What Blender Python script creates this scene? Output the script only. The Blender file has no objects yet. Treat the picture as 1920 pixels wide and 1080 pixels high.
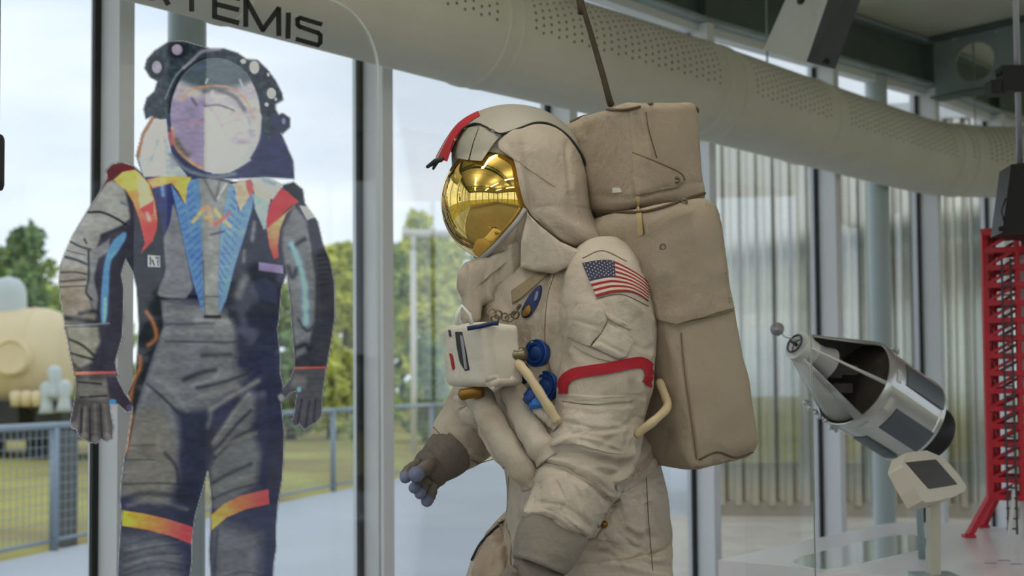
import bpy, bmesh, math, random
import numpy as np
from mathutils import Vector, Matrix
from mathutils.bvhtree import BVHTree
random.seed(7); rng = np.random.default_rng(7)
scene = bpy.context.scene
C = scene.collection

# ------------------------------------------------------------------ camera
FPX = 2400.0                       # focal length in pixels of a 1920 wide frame
PITCH, ROLL, SHIFT = math.radians(2.5), math.radians(-0.45), 75/1920
CAMZ = 1.6
cd = bpy.data.cameras.new('camera'); cam = bpy.data.objects.new('camera', cd); C.objects.link(cam)
cd.sensor_width = 36; cd.lens = FPX/1920*36; cd.shift_y = SHIFT; cd.clip_start = .05; cd.clip_end = 500
RM = Matrix.Rotation(math.pi/2+PITCH, 4, 'X') @ Matrix.Rotation(ROLL, 4, 'Z')
cam.matrix_world = Matrix.Translation((0, 0, CAMZ)) @ RM
cd.dof.use_dof = True; cd.dof.focus_distance = 2.95; cd.dof.aperture_fstop = 3.6
scene.camera = cam

# ------------------------------------------------------------------ world: bright overcast sky
w = bpy.data.worlds.new('overcast_sky'); scene.world = w; w.use_nodes = True
nt = w.node_tree; nt.nodes.clear()
def wn(t, **k):
    n = nt.nodes.new(t)
    for a, b in k.items(): setattr(n, a, b)
    return n
tc = wn('ShaderNodeTexCoord'); mp = wn('ShaderNodeMapping'); mp.inputs['Scale'].default_value = (1.2, 1.2, 5)
nz = wn('ShaderNodeTexNoise'); nz.inputs['Scale'].default_value = 2.2; nz.inputs['Detail'].default_value = 4
cr = wn('ShaderNodeValToRGB')
cr.color_ramp.elements[0].position = .32; cr.color_ramp.elements[0].color = (.60, .68, .82, 1)
cr.color_ramp.elements[1].position = .68; cr.color_ramp.elements[1].color = (.90, .91, .95, 1)
bg = wn('ShaderNodeBackground'); bg.inputs['Strength'].default_value = 1.32
wo = wn('ShaderNodeOutputWorld')
nt.links.new(tc.outputs['Generated'], mp.inputs['Vector']); nt.links.new(mp.outputs[0], nz.inputs['Vector'])
nt.links.new(nz.outputs['Fac'], cr.inputs[0]); nt.links.new(cr.outputs[0], bg.inputs[0]); nt.links.new(bg.outputs[0], wo.inputs[0])

vs = scene.view_settings
vs.view_transform = 'Standard'; vs.look = 'None'; vs.gamma = 1; vs.use_curve_mapping = False
vs.exposure = 0.0
FILL_LAMP = 15.5                         # radiance of the added ceiling fill lamps

# ------------------------------------------------------------------ projection helpers (authoring in metres)
R3 = np.array(RM.to_3x3()); CP = np.array([0, 0, CAMZ])
def ray(px, py):
    px, py = np.broadcast_arrays(np.asarray(px, float), np.asarray(py, float))
    d = np.stack([(px-960)/FPX, (540-py)/FPX + SHIFT*1920/FPX, -np.ones_like(px)], -1)
    return d @ R3.T
def P(px, py, Y):
    d = ray(px, py); t = np.asarray(Y, float)/d[..., 1]
    return CP + d*t[..., None]
def PV(px, py, Y): return Vector(P(px, py, Y))
def proj(co):
    q = (np.asarray(co)-CP) @ R3
    return 960+FPX*q[..., 0]/-q[..., 2], 540-FPX*(q[..., 1]/-q[..., 2]-SHIFT*1920/FPX)
def on_plane(px, py, p0, n):
    d = ray(px, py); n = np.asarray(n, float)
    t = ((np.asarray(p0)-CP) @ n)/(d @ n)
    return CP + d*t[..., None]
def on_z(px, py, z):
    d = ray(px, py); t = (z-CAMZ)/d[..., 2]
    return CP + d*t[..., None]
S = 800.0                           # pixels per metre at Y = 3

# ------------------------------------------------------------------ object helpers
ORG = {}
def link(o, parent=None):
    C.objects.link(o)
    if parent is not None: o.parent = parent
    ORG[o.name] = ORG.get(parent.name, Vector()) + o.location if parent is not None else o.location.copy()
    return o
def thing(name, label, cat, loc=(0, 0, 0), group=None, kind=None):
    o = bpy.data.objects.new(name, None); o.location = loc; o.empty_display_size = .1
    link(o); tag(o, label, cat, group, kind); return o
def tag(o, label=None, cat=None, group=None, kind=None):
    if label: o['label'] = label
    if cat: o['category'] = cat
    if group: o['group'] = group
    if kind: o['kind'] = kind
    return o
def mesh(name, v, f, m, parent=None, smooth=True, loc=None, auto=None):
    """world-space verts -> one mesh object; loc gives the object's own origin"""
    v = np.asarray(v, float)
    o_ = np.array(ORG[parent.name]) if parent is not None else np.array(loc if loc is not None else (0, 0, 0), float)
    me = bpy.data.meshes.new(name)
    me.from_pydata((v-o_).tolist(), [], [tuple(int(i) for i in q) for q in f]); me.update()
    bm = bmesh.new(); bm.from_mesh(me); bmesh.ops.recalc_face_normals(bm, faces=bm.faces); bm.to_mesh(me); bm.free()
    o = bpy.data.objects.new(name, me)
    if parent is None: o.location = o_
    for mm in (m if isinstance(m, (list, tuple)) else [m]): me.materials.append(mm)
    if smooth:
        me.polygons.foreach_set('use_smooth', [True]*len(me.polygons))
        if auto: me.set_sharp_from_angle(angle=math.radians(auto))
    return link(o, parent)
class MB:
    def __init__(s): s.v = []; s.f = []
    def add(s, v, f):
        n = len(s.v); s.v += [tuple(map(float, a)) for a in v]; s.f += [tuple(int(i)+n for i in q) for q in f]; return s
    def box(s, c, d, R=None):
        c = Vector(c); v = []
        for x in (-.5, .5):
            for y in (-.5, .5):
                for z in (-.5, .5):
                    q = Vector((x*d[0], y*d[1], z*d[2])); v.append(c+((R @ q) if R else q))
        return s.add(v, [(0, 1, 3, 2), (4, 6, 7, 5), (0, 4, 5, 1), (2, 3, 7, 6), (0, 2, 6, 4), (1, 5, 7, 3)])
    def bar(s, a, b, w, h=None, up=(0, 0, 1)):
        a, b = Vector(a), Vector(b); t = (b-a); L = t.length; t.normalize(); u = Vector(up)
        if abs(t.dot(u)) > .98: u = Vector((1, 0, 0))
        x = t.cross(u).normalized(); z = x.cross(t)
        return s.box((a+b)/2, (w, L, h or w), Matrix((x, t, z)).transposed())
    def tube(s, pts, r, n=10, caps=True):
        v, f = tube(pts, r, n, caps); return s.add(v, f)
    def build(s, name, m, parent=None, smooth=False, **k): return mesh(name, s.v, s.f, m, parent, smooth, **k)
def frames(pts):
    pts = [Vector(p) for p in pts]; T = []
    for i in range(len(pts)):
        a = pts[max(i-1, 0)]; b = pts[min(i+1, len(pts)-1)]; T.append((b-a).normalized())
    return pts, T
def tube(pts, r, n=10, caps=True, ref=(0, 1, 0)):
    pts, T = frames(pts); r = r if hasattr(r, '__len__') else [r]*len(pts); v = []; f = []
    u = Vector(ref)
    if abs(T[0].dot(u)) > .95: u = Vector((1, 0, 0))
    for i, (p, t) in enumerate(zip(pts, T)):
        x = t.cross(u)
        if x.length < 1e-4: x = t.orthogonal()
        x.normalize(); y = x.cross(t); u = y
        for k in range(n):
            a = 2*math.pi*k/n; v.append(p+x*math.cos(a)*r[i]+y*math.sin(a)*r[i])
    for i in range(len(pts)-1):
        for k in range(n): f.append((i*n+k, i*n+(k+1) % n, (i+1)*n+(k+1) % n, (i+1)*n+k))
    if caps: f.append(tuple(range(n))[::-1]); f.append(tuple((len(pts)-1)*n+k for k in range(n)))
    return v, f
def spline(pts, n):
    """Catmull-Rom resample of an m x d array to n points"""
    p = np.asarray(pts, float); m = len(p); out = []
    q = np.vstack([2*p[0]-p[1], p, 2*p[-1]-p[-2]])
    for t in np.linspace(0, m-1-1e-9, n):
        i = int(t); u = t-i; a, b, c, d = q[i:i+4]
        out.append(.5*((2*b)+(c-a)*u+(2*a-5*b+4*c-d)*u*u+(3*b-a-3*c+d)*u**3))
    return np.array(out)
def resample(poly, n, closed=True, smooth=0):
    p = np.asarray(poly, float)
    for _ in range(smooth):           # Chaikin corner cutting
        q = np.roll(p, -1, 0); p = np.stack([.75*p+.25*q, .25*p+.75*q], 1).reshape(-1, p.shape[1])
    if closed: p = np.vstack([p, p[:1]])
    L = np.r_[0, np.cumsum(np.linalg.norm(np.diff(p, axis=0), axis=1))]
    t = np.linspace(0, L[-1], n, endpoint=not closed)
    return np.stack([np.interp(t, L, p[:, k]) for k in range(p.shape[1])], -1)
def seg_dist(x, y, pl):
    d = np.full(np.shape(x), 1e9)
    for (ax, ay), (bx, by) in zip(pl[:-1], pl[1:]):
        vx, vy = bx-ax, by-ay; t = np.clip(((x-ax)*vx+(y-ay)*vy)/(vx*vx+vy*vy+1e-9), 0, 1)
        d = np.minimum(d, np.hypot(x-ax-t*vx, y-ay-t*vy))
    return d
def inside(x, y, poly):
    r = np.zeros(np.shape(x), bool); n = len(poly)
    for i in range(n):
        (ax, ay), (bx, by) = poly[i], poly[(i+1) % n]
        if ay == by: continue
        r ^= ((ay > y) != (by > y)) & (x < (bx-ax)*(y-ay)/(by-ay)+ax)
    return r
_ph = rng.uniform(0, 6.28, (6, 8)); _dr = rng.normal(size=(6, 8, 3)); _dr /= np.linalg.norm(_dr, axis=-1, keepdims=True)
def wob(co, freq, oct=3, seed=0):
    co = np.asarray(co, float); r = 0
    for o in range(oct):
        for k in range(8):
            r = r+np.sin(co @ (_dr[(o+seed) % 6, k]*freq*2**o*(1+.13*k))+_ph[(o+2*seed) % 6, k]+seed)/(8**.5)/1.8**o
    return r
def near_spine(p, spine):
    if len(spine) == 1: return np.repeat(np.asarray(spine, float), len(p), 0)
    best = np.full(len(p), 1e9); out = np.zeros_like(p)
    for a, b in zip(np.asarray(spine[:-1], float), np.asarray(spine[1:], float)):
        v = b-a; t = np.clip(((p-a) @ v)/(v @ v), 0, 1); q = a+t[:, None]*v; d = np.linalg.norm(p-q, axis=1)
        m = d < best; best[m] = d[m]; out[m] = q[m]
    return out
def inflate(poly, Y, T, spine=None, n=120, rings=22, back=None, power=2.0, smooth=1):
    """closed soft body whose outline (as seen from the front) is poly; Y may be a function of px,py"""
    p = resample(poly, n, True, smooth); c = near_spine(p, spine if spine is not None else [p.mean(0)])
    back = T if back is None else back; V = []; F = []
    yf = Y if callable(Y) else (lambda a, b: np.full(np.shape(a), float(Y)))
    for side, tt in ((-1, T), (1, back)):
        for k in range(rings+1):
            if side == 1 and k == 0: continue
            s = math.cos(k/rings*math.pi/2) if k < rings else 0.0
            s = max(s, 0.02) if k == rings else s
            q = c+(p-c)*s; h = tt*(1-s**power)**(1/power)
            V.append(P(q[:, 0], q[:, 1], yf(q[:, 0], q[:, 1])+side*h))
    V = np.concatenate(V)
    def row(side, k): return k*n if (side < 0 or k == 0) else (rings+k)*n
    for side in (-1, 1):
        for k in range(rings):
            a, b = row(side, k), row(side, k+1)
            for i in range(n):
                j = (i+1) % n; F.append((a+i, a+j, b+j, b+i))
        e = row(side, rings); F.append(tuple(e+i for i in range(n)))
    return V, F
def loft(rows, n=40, m=None):
    """rows: (px, py, Y, r_in_picture_px, r_depth_m); elliptical rings along the path"""
    r = spline(rows, m) if m else np.asarray(rows, float)
    c = P(r[:, 0], r[:, 1], r[:, 2]); pts, T = frames(c); V = []; F = []
    for i, t in enumerate(T):
        x = t.cross(Vector((0, 1, 0))).normalized(); y = x.cross(t).normalized()
        a = r[i, 3]/FPX*r[i, 2]
        for k in range(n):
            g = 2*math.pi*k/n; V.append(pts[i]+x*math.cos(g)*a+y*math.sin(g)*r[i, 4])
    for i in range(len(r)-1):
        for k in range(n): F.append((i*n+k, i*n+(k+1) % n, (i+1)*n+(k+1) % n, (i+1)*n+k))
    F.append(tuple(range(n))[::-1]); F.append(tuple((len(r)-1)*n+k for k in range(n)))
    return [tuple(q) for q in V], F
def remesh(parts, voxel, smooth=6):
    b = MB()
    for v, f in parts: b.add(v, f)
    me = bpy.data.meshes.new('tmp'); me.from_pydata(b.v, [], b.f)
    bm = bmesh.new(); bm.from_mesh(me); bmesh.ops.recalc_face_normals(bm, faces=bm.faces); bm.to_mesh(me); bm.free()
    o = bpy.data.objects.new('tmp', me); C.objects.link(o)
    md = o.modifiers.new('r', 'REMESH'); md.mode = 'VOXEL'; md.voxel_size = voxel
    sm = o.modifiers.new('s', 'SMOOTH'); sm.iterations = smooth; sm.factor = .5
    dg = bpy.context.evaluated_depsgraph_get(); ev = o.evaluated_get(dg); m2 = bpy.data.meshes.new_from_object(ev)
    v = np.empty(len(m2.vertices)*3); m2.vertices.foreach_get('co', v)
    f = [tuple(p.vertices) for p in m2.polygons]
    bpy.data.objects.remove(o); bpy.data.meshes.remove(me); bpy.data.meshes.remove(m2)
    return v.reshape(-1, 3), f
def normals(v, f):
    me = bpy.data.meshes.new('tmp'); me.from_pydata(np.asarray(v).tolist(), [], [tuple(int(i) for i in q) for q in f]); me.update()
    bm = bmesh.new(); bm.from_mesh(me); bmesh.ops.recalc_face_normals(bm, faces=bm.faces); bm.to_mesh(me); bm.free()
    n = np.empty(len(me.vertices)*3); me.vertices.foreach_get('normal', n); bpy.data.meshes.remove(me)
    return n.reshape(-1, 3)
def sculpt(v, f, strokes, noise=()):
    """strokes: (polyline px, half width px, depth m) on the side towards the viewer; depth > 0 is a groove"""
    v = np.asarray(v, float).copy(); n = normals(v, f)
    for fr, amp, sd in noise: v += n*(amp*wob(v, fr, 2, sd))[:, None]
    x, y = proj(v); face = np.clip(-(n*((v-CP)/np.linalg.norm(v-CP, axis=1)[:, None])).sum(1)*2.5, 0, 1)
    for pl, wd, dp in strokes:
        pl = np.asarray(pl, float)
        if len(pl) > 2: pl = spline(pl, len(pl)*5)
        k = (x > pl[:, 0].min()-3*wd) & (x < pl[:, 0].max()+3*wd) & (y > pl[:, 1].min()-3*wd) & (y < pl[:, 1].max()+3*wd)
        if not k.any(): continue
        d = seg_dist(x[k], y[k], pl)
        v[k] -= n[k]*(dp*np.exp(-(d/wd)**2)*face[k])[:, None]
    return v
def bvh(*vf):
    b = MB()
    for v, f in vf: b.add(v, f)
    return BVHTree.FromPolygons([Vector(q) for q in b.v], b.f)
def hit(bt, px, py, off=0.0, fall=None):
    """points on a built surface, lifted towards the viewer by off"""
    d = ray(px, py); out = np.zeros(d.shape)
    for i in np.ndindex(d.shape[:-1]):
        di = Vector(d[i]).normalized(); h = bt.ray_cast(Vector(CP), di)
        if h[0] is None:
            if fall is not None: out[i] = CP+d[i]*(fall/d[i][1]); continue
            q = Vector(CP)+di*(3.0/di.y); nr = bt.find_nearest(q); nr = bt.find_nearest(Vector(CP)+di*(nr[0]-Vector(CP)).dot(di)); out[i] = nr[0]-di*off*.5
        else: out[i] = h[0]-di*off
    return out
def drape(bt, poly, off, thick=.006, n=72, rings=12, smooth=0, spine=None, puff=0.0, fall=None):
    """cloth panel with outline poly lying on a built surface"""
    p = resample(poly, n, True, smooth); c = near_spine(p, spine if spine is not None else [p.mean(0)]); V = []
    for k in range(rings+1):
        s = 1-k/rings; s = max(s, .015); q = c+(p-c)*s
        V.append(hit(bt, q[:, 0], q[:, 1], off+puff*(1-s**3), fall))
    A = np.concatenate(V); B = A+(A-CP)/np.linalg.norm(A-CP, axis=1)[:, None]*thick; N = len(A); F = []
    for k in range(rings):
        for i in range(n):
            j = (i+1) % n; a, b = k*n, (k+1)*n
            F.append((a+i, a+j, b+j, b+i)); F.append((N+b+i, N+b+j, N+a+j, N+a+i))
    for i in range(n): F.append((i, N+i, N+(i+1) % n, (i+1) % n))
    F.append(tuple(rings*n+i for i in range(n))); F.append(tuple(N+rings*n+i for i in range(n))[::-1])
    return np.vstack([A, B]), F
def rbox(o, ax, ay, az, dims, r=.03, n=16, bulge=0.0):
    """rounded soft box; axes ax, ay, az (unit vectors), centre o"""
    V = []; F = []; idx = {}; d = np.array(dims)/2
    def vert(i, j, k):
        if (i, j, k) in idx: return idx[(i, j, k)]
        t = np.array([i, j, k])/n*2-1; t = np.sign(t)*np.abs(t)**.8
        q = t*d; core = np.clip(q, -(d-r), d-r); e = q-core; l = np.linalg.norm(e)
        if l > 1e-9: q = core+e/l*min(l, r) if np.count_nonzero(np.abs(e) > 1e-9) > 1 else q
        if bulge:
            for a in range(3):
                if abs(t[a]) > .999:
                    b, c_ = [z for z in range(3) if z != a]; q[a] += np.sign(t[a])*bulge*(1-t[b]**2)*(1-t[c_]**2)
        idx[(i, j, k)] = len(V); V.append(np.array(o)+np.array(ax)*q[0]+np.array(ay)*q[1]+np.array(az)*q[2]); return idx[(i, j, k)]
    for a in range(n):
        for b in range(n):
            for e in (0, n):
                F.append((vert(e, a, b), vert(e, a+1, b), vert(e, a+1, b+1), vert(e, a, b+1)))
                F.append((vert(a, e, b), vert(a+1, e, b), vert(a+1, e, b+1), vert(a, e, b+1)))
                F.append((vert(a, b, e), vert(a+1, b, e), vert(a+1, b+1, e), vert(a, b+1, e)))
    return np.array(V), F
def lathe(o, axis, prof, n=32):
    """prof: list of (along, radius) about axis from point o"""
    a = Vector(axis).normalized(); x = a.orthogonal().normalized(); y = a.cross(x); o = Vector(o); V = []; F = []
    for h, r in prof:
        for k in range(n):
            g = 2*math.pi*k/n; V.append(o+a*h+(x*math.cos(g)+y*math.sin(g))*max(r, 1e-4))
    m = len(prof)
    for i in range(m-1):
        for k in range(n): F.append((i*n+k, i*n+(k+1) % n, (i+1)*n+(k+1) % n, (i+1)*n+k))
    F.append(tuple(range(n))[::-1]); F.append(tuple((m-1)*n+k for k in range(n)))
    return V, F
def sheet(pts, nrm, thick):
    """flat polygon (world points) given a thickness along -nrm"""
    p = np.asarray(pts, float); q = p-np.asarray(nrm)*thick; n = len(p)
    return np.vstack([p, q]), [tuple(range(n)), tuple(range(2*n-1, n-1, -1))]+[(i, (i+1) % n, n+(i+1) % n, n+i) for i in range(n)]

# ------------------------------------------------------------------ materials
def lin(c): return tuple(((x/255)/12.92 if x/255 <= .04045 else ((x/255+.055)/1.055)**2.4) for x in c)
def mat(name, rgb, rough=.6, metal=0.0, var=0.0, vscale=8.0, bump=0.0, bscale=60.0, stain=None, emit=0.0, coat=0.0, spec=.5, sheen=0.0, stretch=(1, 1, 1), wrinkle=0.0):
    m = bpy.data.materials.new(name); m.use_nodes = True; t = m.node_tree; b = t.nodes['Principled BSDF']
    col = lin(rgb) if max(rgb) > 1.5 else tuple(rgb)
    b.inputs['Base Color'].default_value = (*col, 1); b.inputs['Roughness'].default_value = rough; b.inputs['Metallic'].default_value = metal
    b.inputs['Specular IOR Level'].default_value = spec; b.inputs['Coat Weight'].default_value = coat; b.inputs['Sheen Weight'].default_value = sheen
    if emit: b.inputs['Emission Color'].default_value = (*col, 1); b.inputs['Emission Strength'].default_value = emit
    if var or bump or stain:
        g = t.nodes.new('ShaderNodeTexCoord'); mpp = t.nodes.new('ShaderNodeMapping'); mpp.inputs['Scale'].default_value = stretch
        t.links.new(g.outputs['Object'], mpp.inputs['Vector'])
    if var or stain:
        n1 = t.nodes.new('ShaderNodeTexNoise'); n1.inputs['Scale'].default_value = vscale; n1.inputs['Detail'].default_value = 5
        t.links.new(mpp.outputs[0], n1.inputs['Vector'])
        r1 = t.nodes.new('ShaderNodeValToRGB'); r1.color_ramp.elements[0].position = .3; r1.color_ramp.elements[1].position = .7
        dk = lin(stain) if stain else tuple(x*(1-var) for x in col)
        r1.color_ramp.elements[0].color = (*dk, 1); r1.color_ramp.elements[1].color = (*[min(1, x*(1+var*.6)) for x in col], 1)
        t.links.new(n1.outputs['Fac'], r1.inputs[0]); t.links.new(r1.outputs[0], b.inputs['Base Color'])
    if bump:
        n2 = t.nodes.new('ShaderNodeTexNoise'); n2.inputs['Scale'].default_value = bscale; n2.inputs['Detail'].default_value = 4
        bp = t.nodes.new('ShaderNodeBump'); bp.inputs['Strength'].default_value = bump; bp.inputs['Distance'].default_value = .01
        t.links.new(mpp.outputs[0], n2.inputs['Vector']); t.links.new(n2.outputs['Fac'], bp.inputs['Height']); t.links.new(bp.outputs[0], b.inputs['Normal'])
        if wrinkle:
            n3 = t.nodes.new('ShaderNodeTexNoise'); n3.inputs['Scale'].default_value = 11; n3.inputs['Detail'].default_value = 6; n3.inputs['Distortion'].default_value = 1.2
            b3 = t.nodes.new('ShaderNodeBump'); b3.inputs['Strength'].default_value = wrinkle; b3.inputs['Distance'].default_value = .02
            t.links.new(mpp.outputs[0], n3.inputs['Vector']); t.links.new(n3.outputs['Fac'], b3.inputs['Height']); t.links.new(b3.outputs[0], bp.inputs['Normal'])
    return m
def soil(m, rgb, scale, lo, hi, amount):
    """brown soiling in patches of its own over a material's colour"""
    t = m.node_tree; b = t.nodes['Principled BSDF']; src = b.inputs['Base Color'].links[0].from_socket
    g = t.nodes.new('ShaderNodeTexCoord'); n = t.nodes.new('ShaderNodeTexNoise'); n.inputs['Scale'].default_value = scale; n.inputs['Detail'].default_value = 7; n.inputs['Roughness'].default_value = .65
    r = t.nodes.new('ShaderNodeMapRange'); r.inputs['From Min'].default_value = lo; r.inputs['From Max'].default_value = hi; r.inputs['To Max'].default_value = amount
    mx = t.nodes.new('ShaderNodeMix'); mx.data_type = 'RGBA'; t.links.new(g.outputs['Object'], n.inputs['Vector']); t.links.new(n.outputs['Fac'], r.inputs['Value']); t.links.new(r.outputs[0], mx.inputs['Factor'])
    a = [i for i in mx.inputs if i.name == 'A' and i.type == 'RGBA'][0]; bb = [i for i in mx.inputs if i.name == 'B' and i.type == 'RGBA'][0]; bb.default_value = (*lin(rgb), 1); o = [i for i in mx.outputs if i.type == 'RGBA'][0]
    t.links.new(src, a); t.links.new(o, b.inputs['Base Color'])
def glass(name, tint=(1, 1, 1), ior=1.45, rough=0.0, gain=1.0):
    m = bpy.data.materials.new(name); m.use_nodes = True; t = m.node_tree; t.nodes.clear()
    tr = t.nodes.new('ShaderNodeBsdfTransparent'); tr.inputs[0].default_value = (*tint, 1)
    gl = t.nodes.new('ShaderNodeBsdfGlossy'); gl.inputs['Roughness'].default_value = rough
    fr = t.nodes.new('ShaderNodeFresnel'); fr.inputs['IOR'].default_value = ior
    mu = t.nodes.new('ShaderNodeMath'); mu.operation = 'MULTIPLY'; mu.inputs[1].default_value = .32*gain
    mx = t.nodes.new('ShaderNodeMixShader'); o = t.nodes.new('ShaderNodeOutputMaterial')
    t.links.new(fr.outputs[0], mu.inputs[0]); t.links.new(mu.outputs[0], mx.inputs[0])
    t.links.new(tr.outputs[0], mx.inputs[1]); t.links.new(gl.outputs[0], mx.inputs[2]); t.links.new(mx.outputs[0], o.inputs[0])
    return m
M = dict(
    glass=glass('window_glass', (.96, .985, .98)), acrylic=glass('clear_acrylic', (.985, .99, .99)),
    edge=mat('acrylic_edge', (225, 232, 230), .25), alu=mat('mullion_aluminium', (226, 228, 232), .45, 0, .05, 3),
    gasket=mat('black_gasket', (22, 26, 30), .6), steel=mat('galvanised_steel', (158, 174, 180), .45, .3, .12, 5),
    steel_dk=mat('dark_painted_steel', (96, 112, 112), .5, .2, .12, 5), deck=mat('roof_deck', (220, 220, 206), .6, 0, .06, 2),
    duct=mat('fabric_duct', (226, 224, 210), .65, 0, .05, 3), seam=mat('duct_seam', (224, 222, 208), .6), hole=mat('perforation', (96, 92, 84), .8),
    column=mat('column_paint', (176, 190, 192), .35), wall=mat('painted_wall', (206, 196, 172), .8, 0, .05, 1), floor=mat('floor_concrete', (140, 134, 126), .35, 0, .12, 2),
    concrete=mat('outdoor_concrete', (188, 194, 200), .8, 0, .05, .8), grass=mat('dry_grass', (176, 172, 84), .9, 0, .25, .35, stain=(138, 116, 74)),
    gravel=mat('gravel', (206, 196, 180), .9, 0, .2, 2.5, .5, 12), lamp=mat('fill_lamp_diffuser', (1., .94, .84), .5, emit=FILL_LAMP), white=mat('white_enamel', (232, 232, 230), .3),
    tank=mat('cream_tank_paint', (228, 208, 164), .5, 0, .08, .8), tankgrey=mat('pale_grey_paint', (196, 204, 204), .5), dark=mat('dark_iron', (42, 44, 46), .6),
    galv=mat('fence_galvanised', (150, 164, 176), .5, .3), bark=mat('bark', (84, 70, 56), .9, 0, .3, 6),
    clad=mat('polished_cladding', (214, 210, 196), .10, 1.0, .06, 1.2), cladbase=mat('cladding_base', (170, 158, 142), .7),
)
# ================================================================== STRUCTURE
# ---- curved glass wall: posts 1.2 m apart, placed along the wall's plan line
u1 = np.array([.923, 1.0]); u1 /= np.linalg.norm(u1); n1 = np.array([u1[1], -u1[0]])      # n1 points into the room
d0 = 4.6; step = d0/5.04*np.linalg.norm([.923, 1.0])
W0 = np.array([(182-960)/FPX*d0, d0])
pts = {i: W0+u1*step*i for i in range(-7, 4)}
def ray_step(prev, px, s, hint):
    d = ray(px, 640.)[:2]; d = d/np.linalg.norm(d); b = -2*d @ prev; c = prev @ prev-s*s; disc = b*b-4*c
    t = [(-b+math.sqrt(max(disc, 0)))/2, (-b-math.sqrt(max(disc, 0)))/2]
    q = [d*x for x in t]; return max(q, key=lambda z: (z-prev) @ hint)
hint = u1
for i, px in ((4, 1536), (5, 1728), (6, 1856)):
    pts[i] = ray_step(pts[i-1], px, step, hint); hint = (pts[i]-pts[i-1])/step
a = hint.copy()
for i in range(7, 11):
    g = math.radians(-8); a = np.array([a[0]*math.cos(g)-a[1]*math.sin(g), a[0]*math.sin(g)+a[1]*math.cos(g)]); pts[i] = pts[i-1]+a*step
GL_TOP = 3.66
def wall_dir(i):
    j = i if (i+1) in pts else i-1
    d = pts[j+1]-pts[j]; d = d/np.linalg.norm(d); return d, np.array([d[1], -d[0]])
def v3(p, z): return (p[0], p[1], z)
idx = sorted(pts); wn_ = 0
for i in idx[:-1]:
    d, n = wall_dir(i); a_, b_ = pts[i], pts[i+1]; wn_ += 1
    pa, pb = a_+d*.03, b_
    v, f = sheet([v3(pa, .06), v3(pb, .06), v3(pb, GL_TOP), v3(pa, GL_TOP)], (n[0], n[1], 0), .012)
    wnd = mesh('window_%d' % wn_, v, f, M['glass'], None, False, loc=v3(a_, 0)); tag(wnd, kind='structure')
    ang = math.atan2(d[1], d[0]); Rz = Matrix.Rotation(ang, 3, 'Z')
    post = a_+d*.03+n*.075
    MB().box(v3(post, GL_TOP/2), (.06, .13, GL_TOP), Rz).build('mullion', M['alu'], wnd)
    MB().box(v3(a_-d*.012+n*.004, GL_TOP/2), (.024, .02, GL_TOP), Rz).build('gasket', M['gasket'], wnd)
    MB().box(v3(a_+d*.03-n*.03, GL_TOP/2), (.07, .04, GL_TOP), Rz).build('outer_cap', M['alu'], wnd)
    MB().box(v3((a_+b_)/2+n*.05, .05), (step, .12, .1), Rz).build('sill', M['alu'], wnd)
    MB().box(v3((a_+b_)/2+n*.03, GL_TOP-.02), (step, .08, .05), Rz).build('head_rail', M['alu'], wnd)
# ---- room: floor, roof deck, unseen side and rear walls with windows added for light
inner = [pts[i] for i in idx]
L0, R0 = inner[0], inner[-1]
back_l = L0+n1*11; back_r = np.array([R0[0]+.6, R0[1]-12.5])
plan = inner+[back_r, back_l]
v, f = sheet([v3(p, 0) for p in plan], (0, 0, 1), .2); tag(mesh('floor', v, f, M['floor'], None, False), kind='structure')
v, f = sheet([v3(p, 4.12) for p in plan], (0, 0, 1), .12); ceil_o = tag(mesh('ceiling', v, f, M['deck'], None, False), kind='structure')
def glazed_wall(name, a, b, m, win):
    """painted wall with tall windows added to bring in fill daylight"""
    global wn_
    a, b = np.array(a), np.array(b); L = np.linalg.norm(b-a); d = (b-a)/L; n = np.array([d[1], -d[0]]); Rz = Matrix.Rotation(math.atan2(d[1], d[0]), 3, 'Z'); k = max(1, int(L/2.2)); s = L/k
    o = thing(name, None, None, v3(a, 0), kind='structure')
    z0, z1 = win
    MB().box(v3((a+b)/2, z0/2), (L, .2, z0), Rz).build('lower_wall', m, o); MB().box(v3((a+b)/2, (z1+4.0)/2), (L, .2, 4.0-z1), Rz).build('upper_wall', m, o)
    for i in range(k+1): MB().box(v3(a+d*min(max(i*s, .12), L-.12), (z0+z1)/2), (.24, .2, z1-z0), Rz).build('pier', m, o)
    for i in range(k):
        wn_ += 1; c_ = a+d*(i+.5)*s; g = MB().box(v3(c_, (z0+z1)/2), (s-.24, .012, z1-z0), Rz).build('window_%d' % wn_, M['glass'], None, loc=v3(c_, z0)); tag(g, kind='structure')  # pane of an unseen window added to let daylight in
        MB().box(v3(c_, (z0+z1)/2), (.05, .06, z1-z0), Rz).build('window_frame', M['alu'], g)
glazed_wall('wall_right', R0, back_r, M['wall'], (.7, 3.7)); glazed_wall('wall_rear', back_r, back_l, M['wall'], (.5, 3.8)); glazed_wall('wall_left', back_l, L0, M['wall'], (.7, 3.7))
# fluted deck ribs seen on the ceiling
for k in range(-2, 12):
    p = W0+u1*(k*1.2+.2)+n1*.3; q = p+n1*8
    if k > 5: continue
    MB().bar(v3(p, 3.985), v3(q, 3.985), .05, .03).build('deck_rib', M['deck'], ceil_o)

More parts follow.
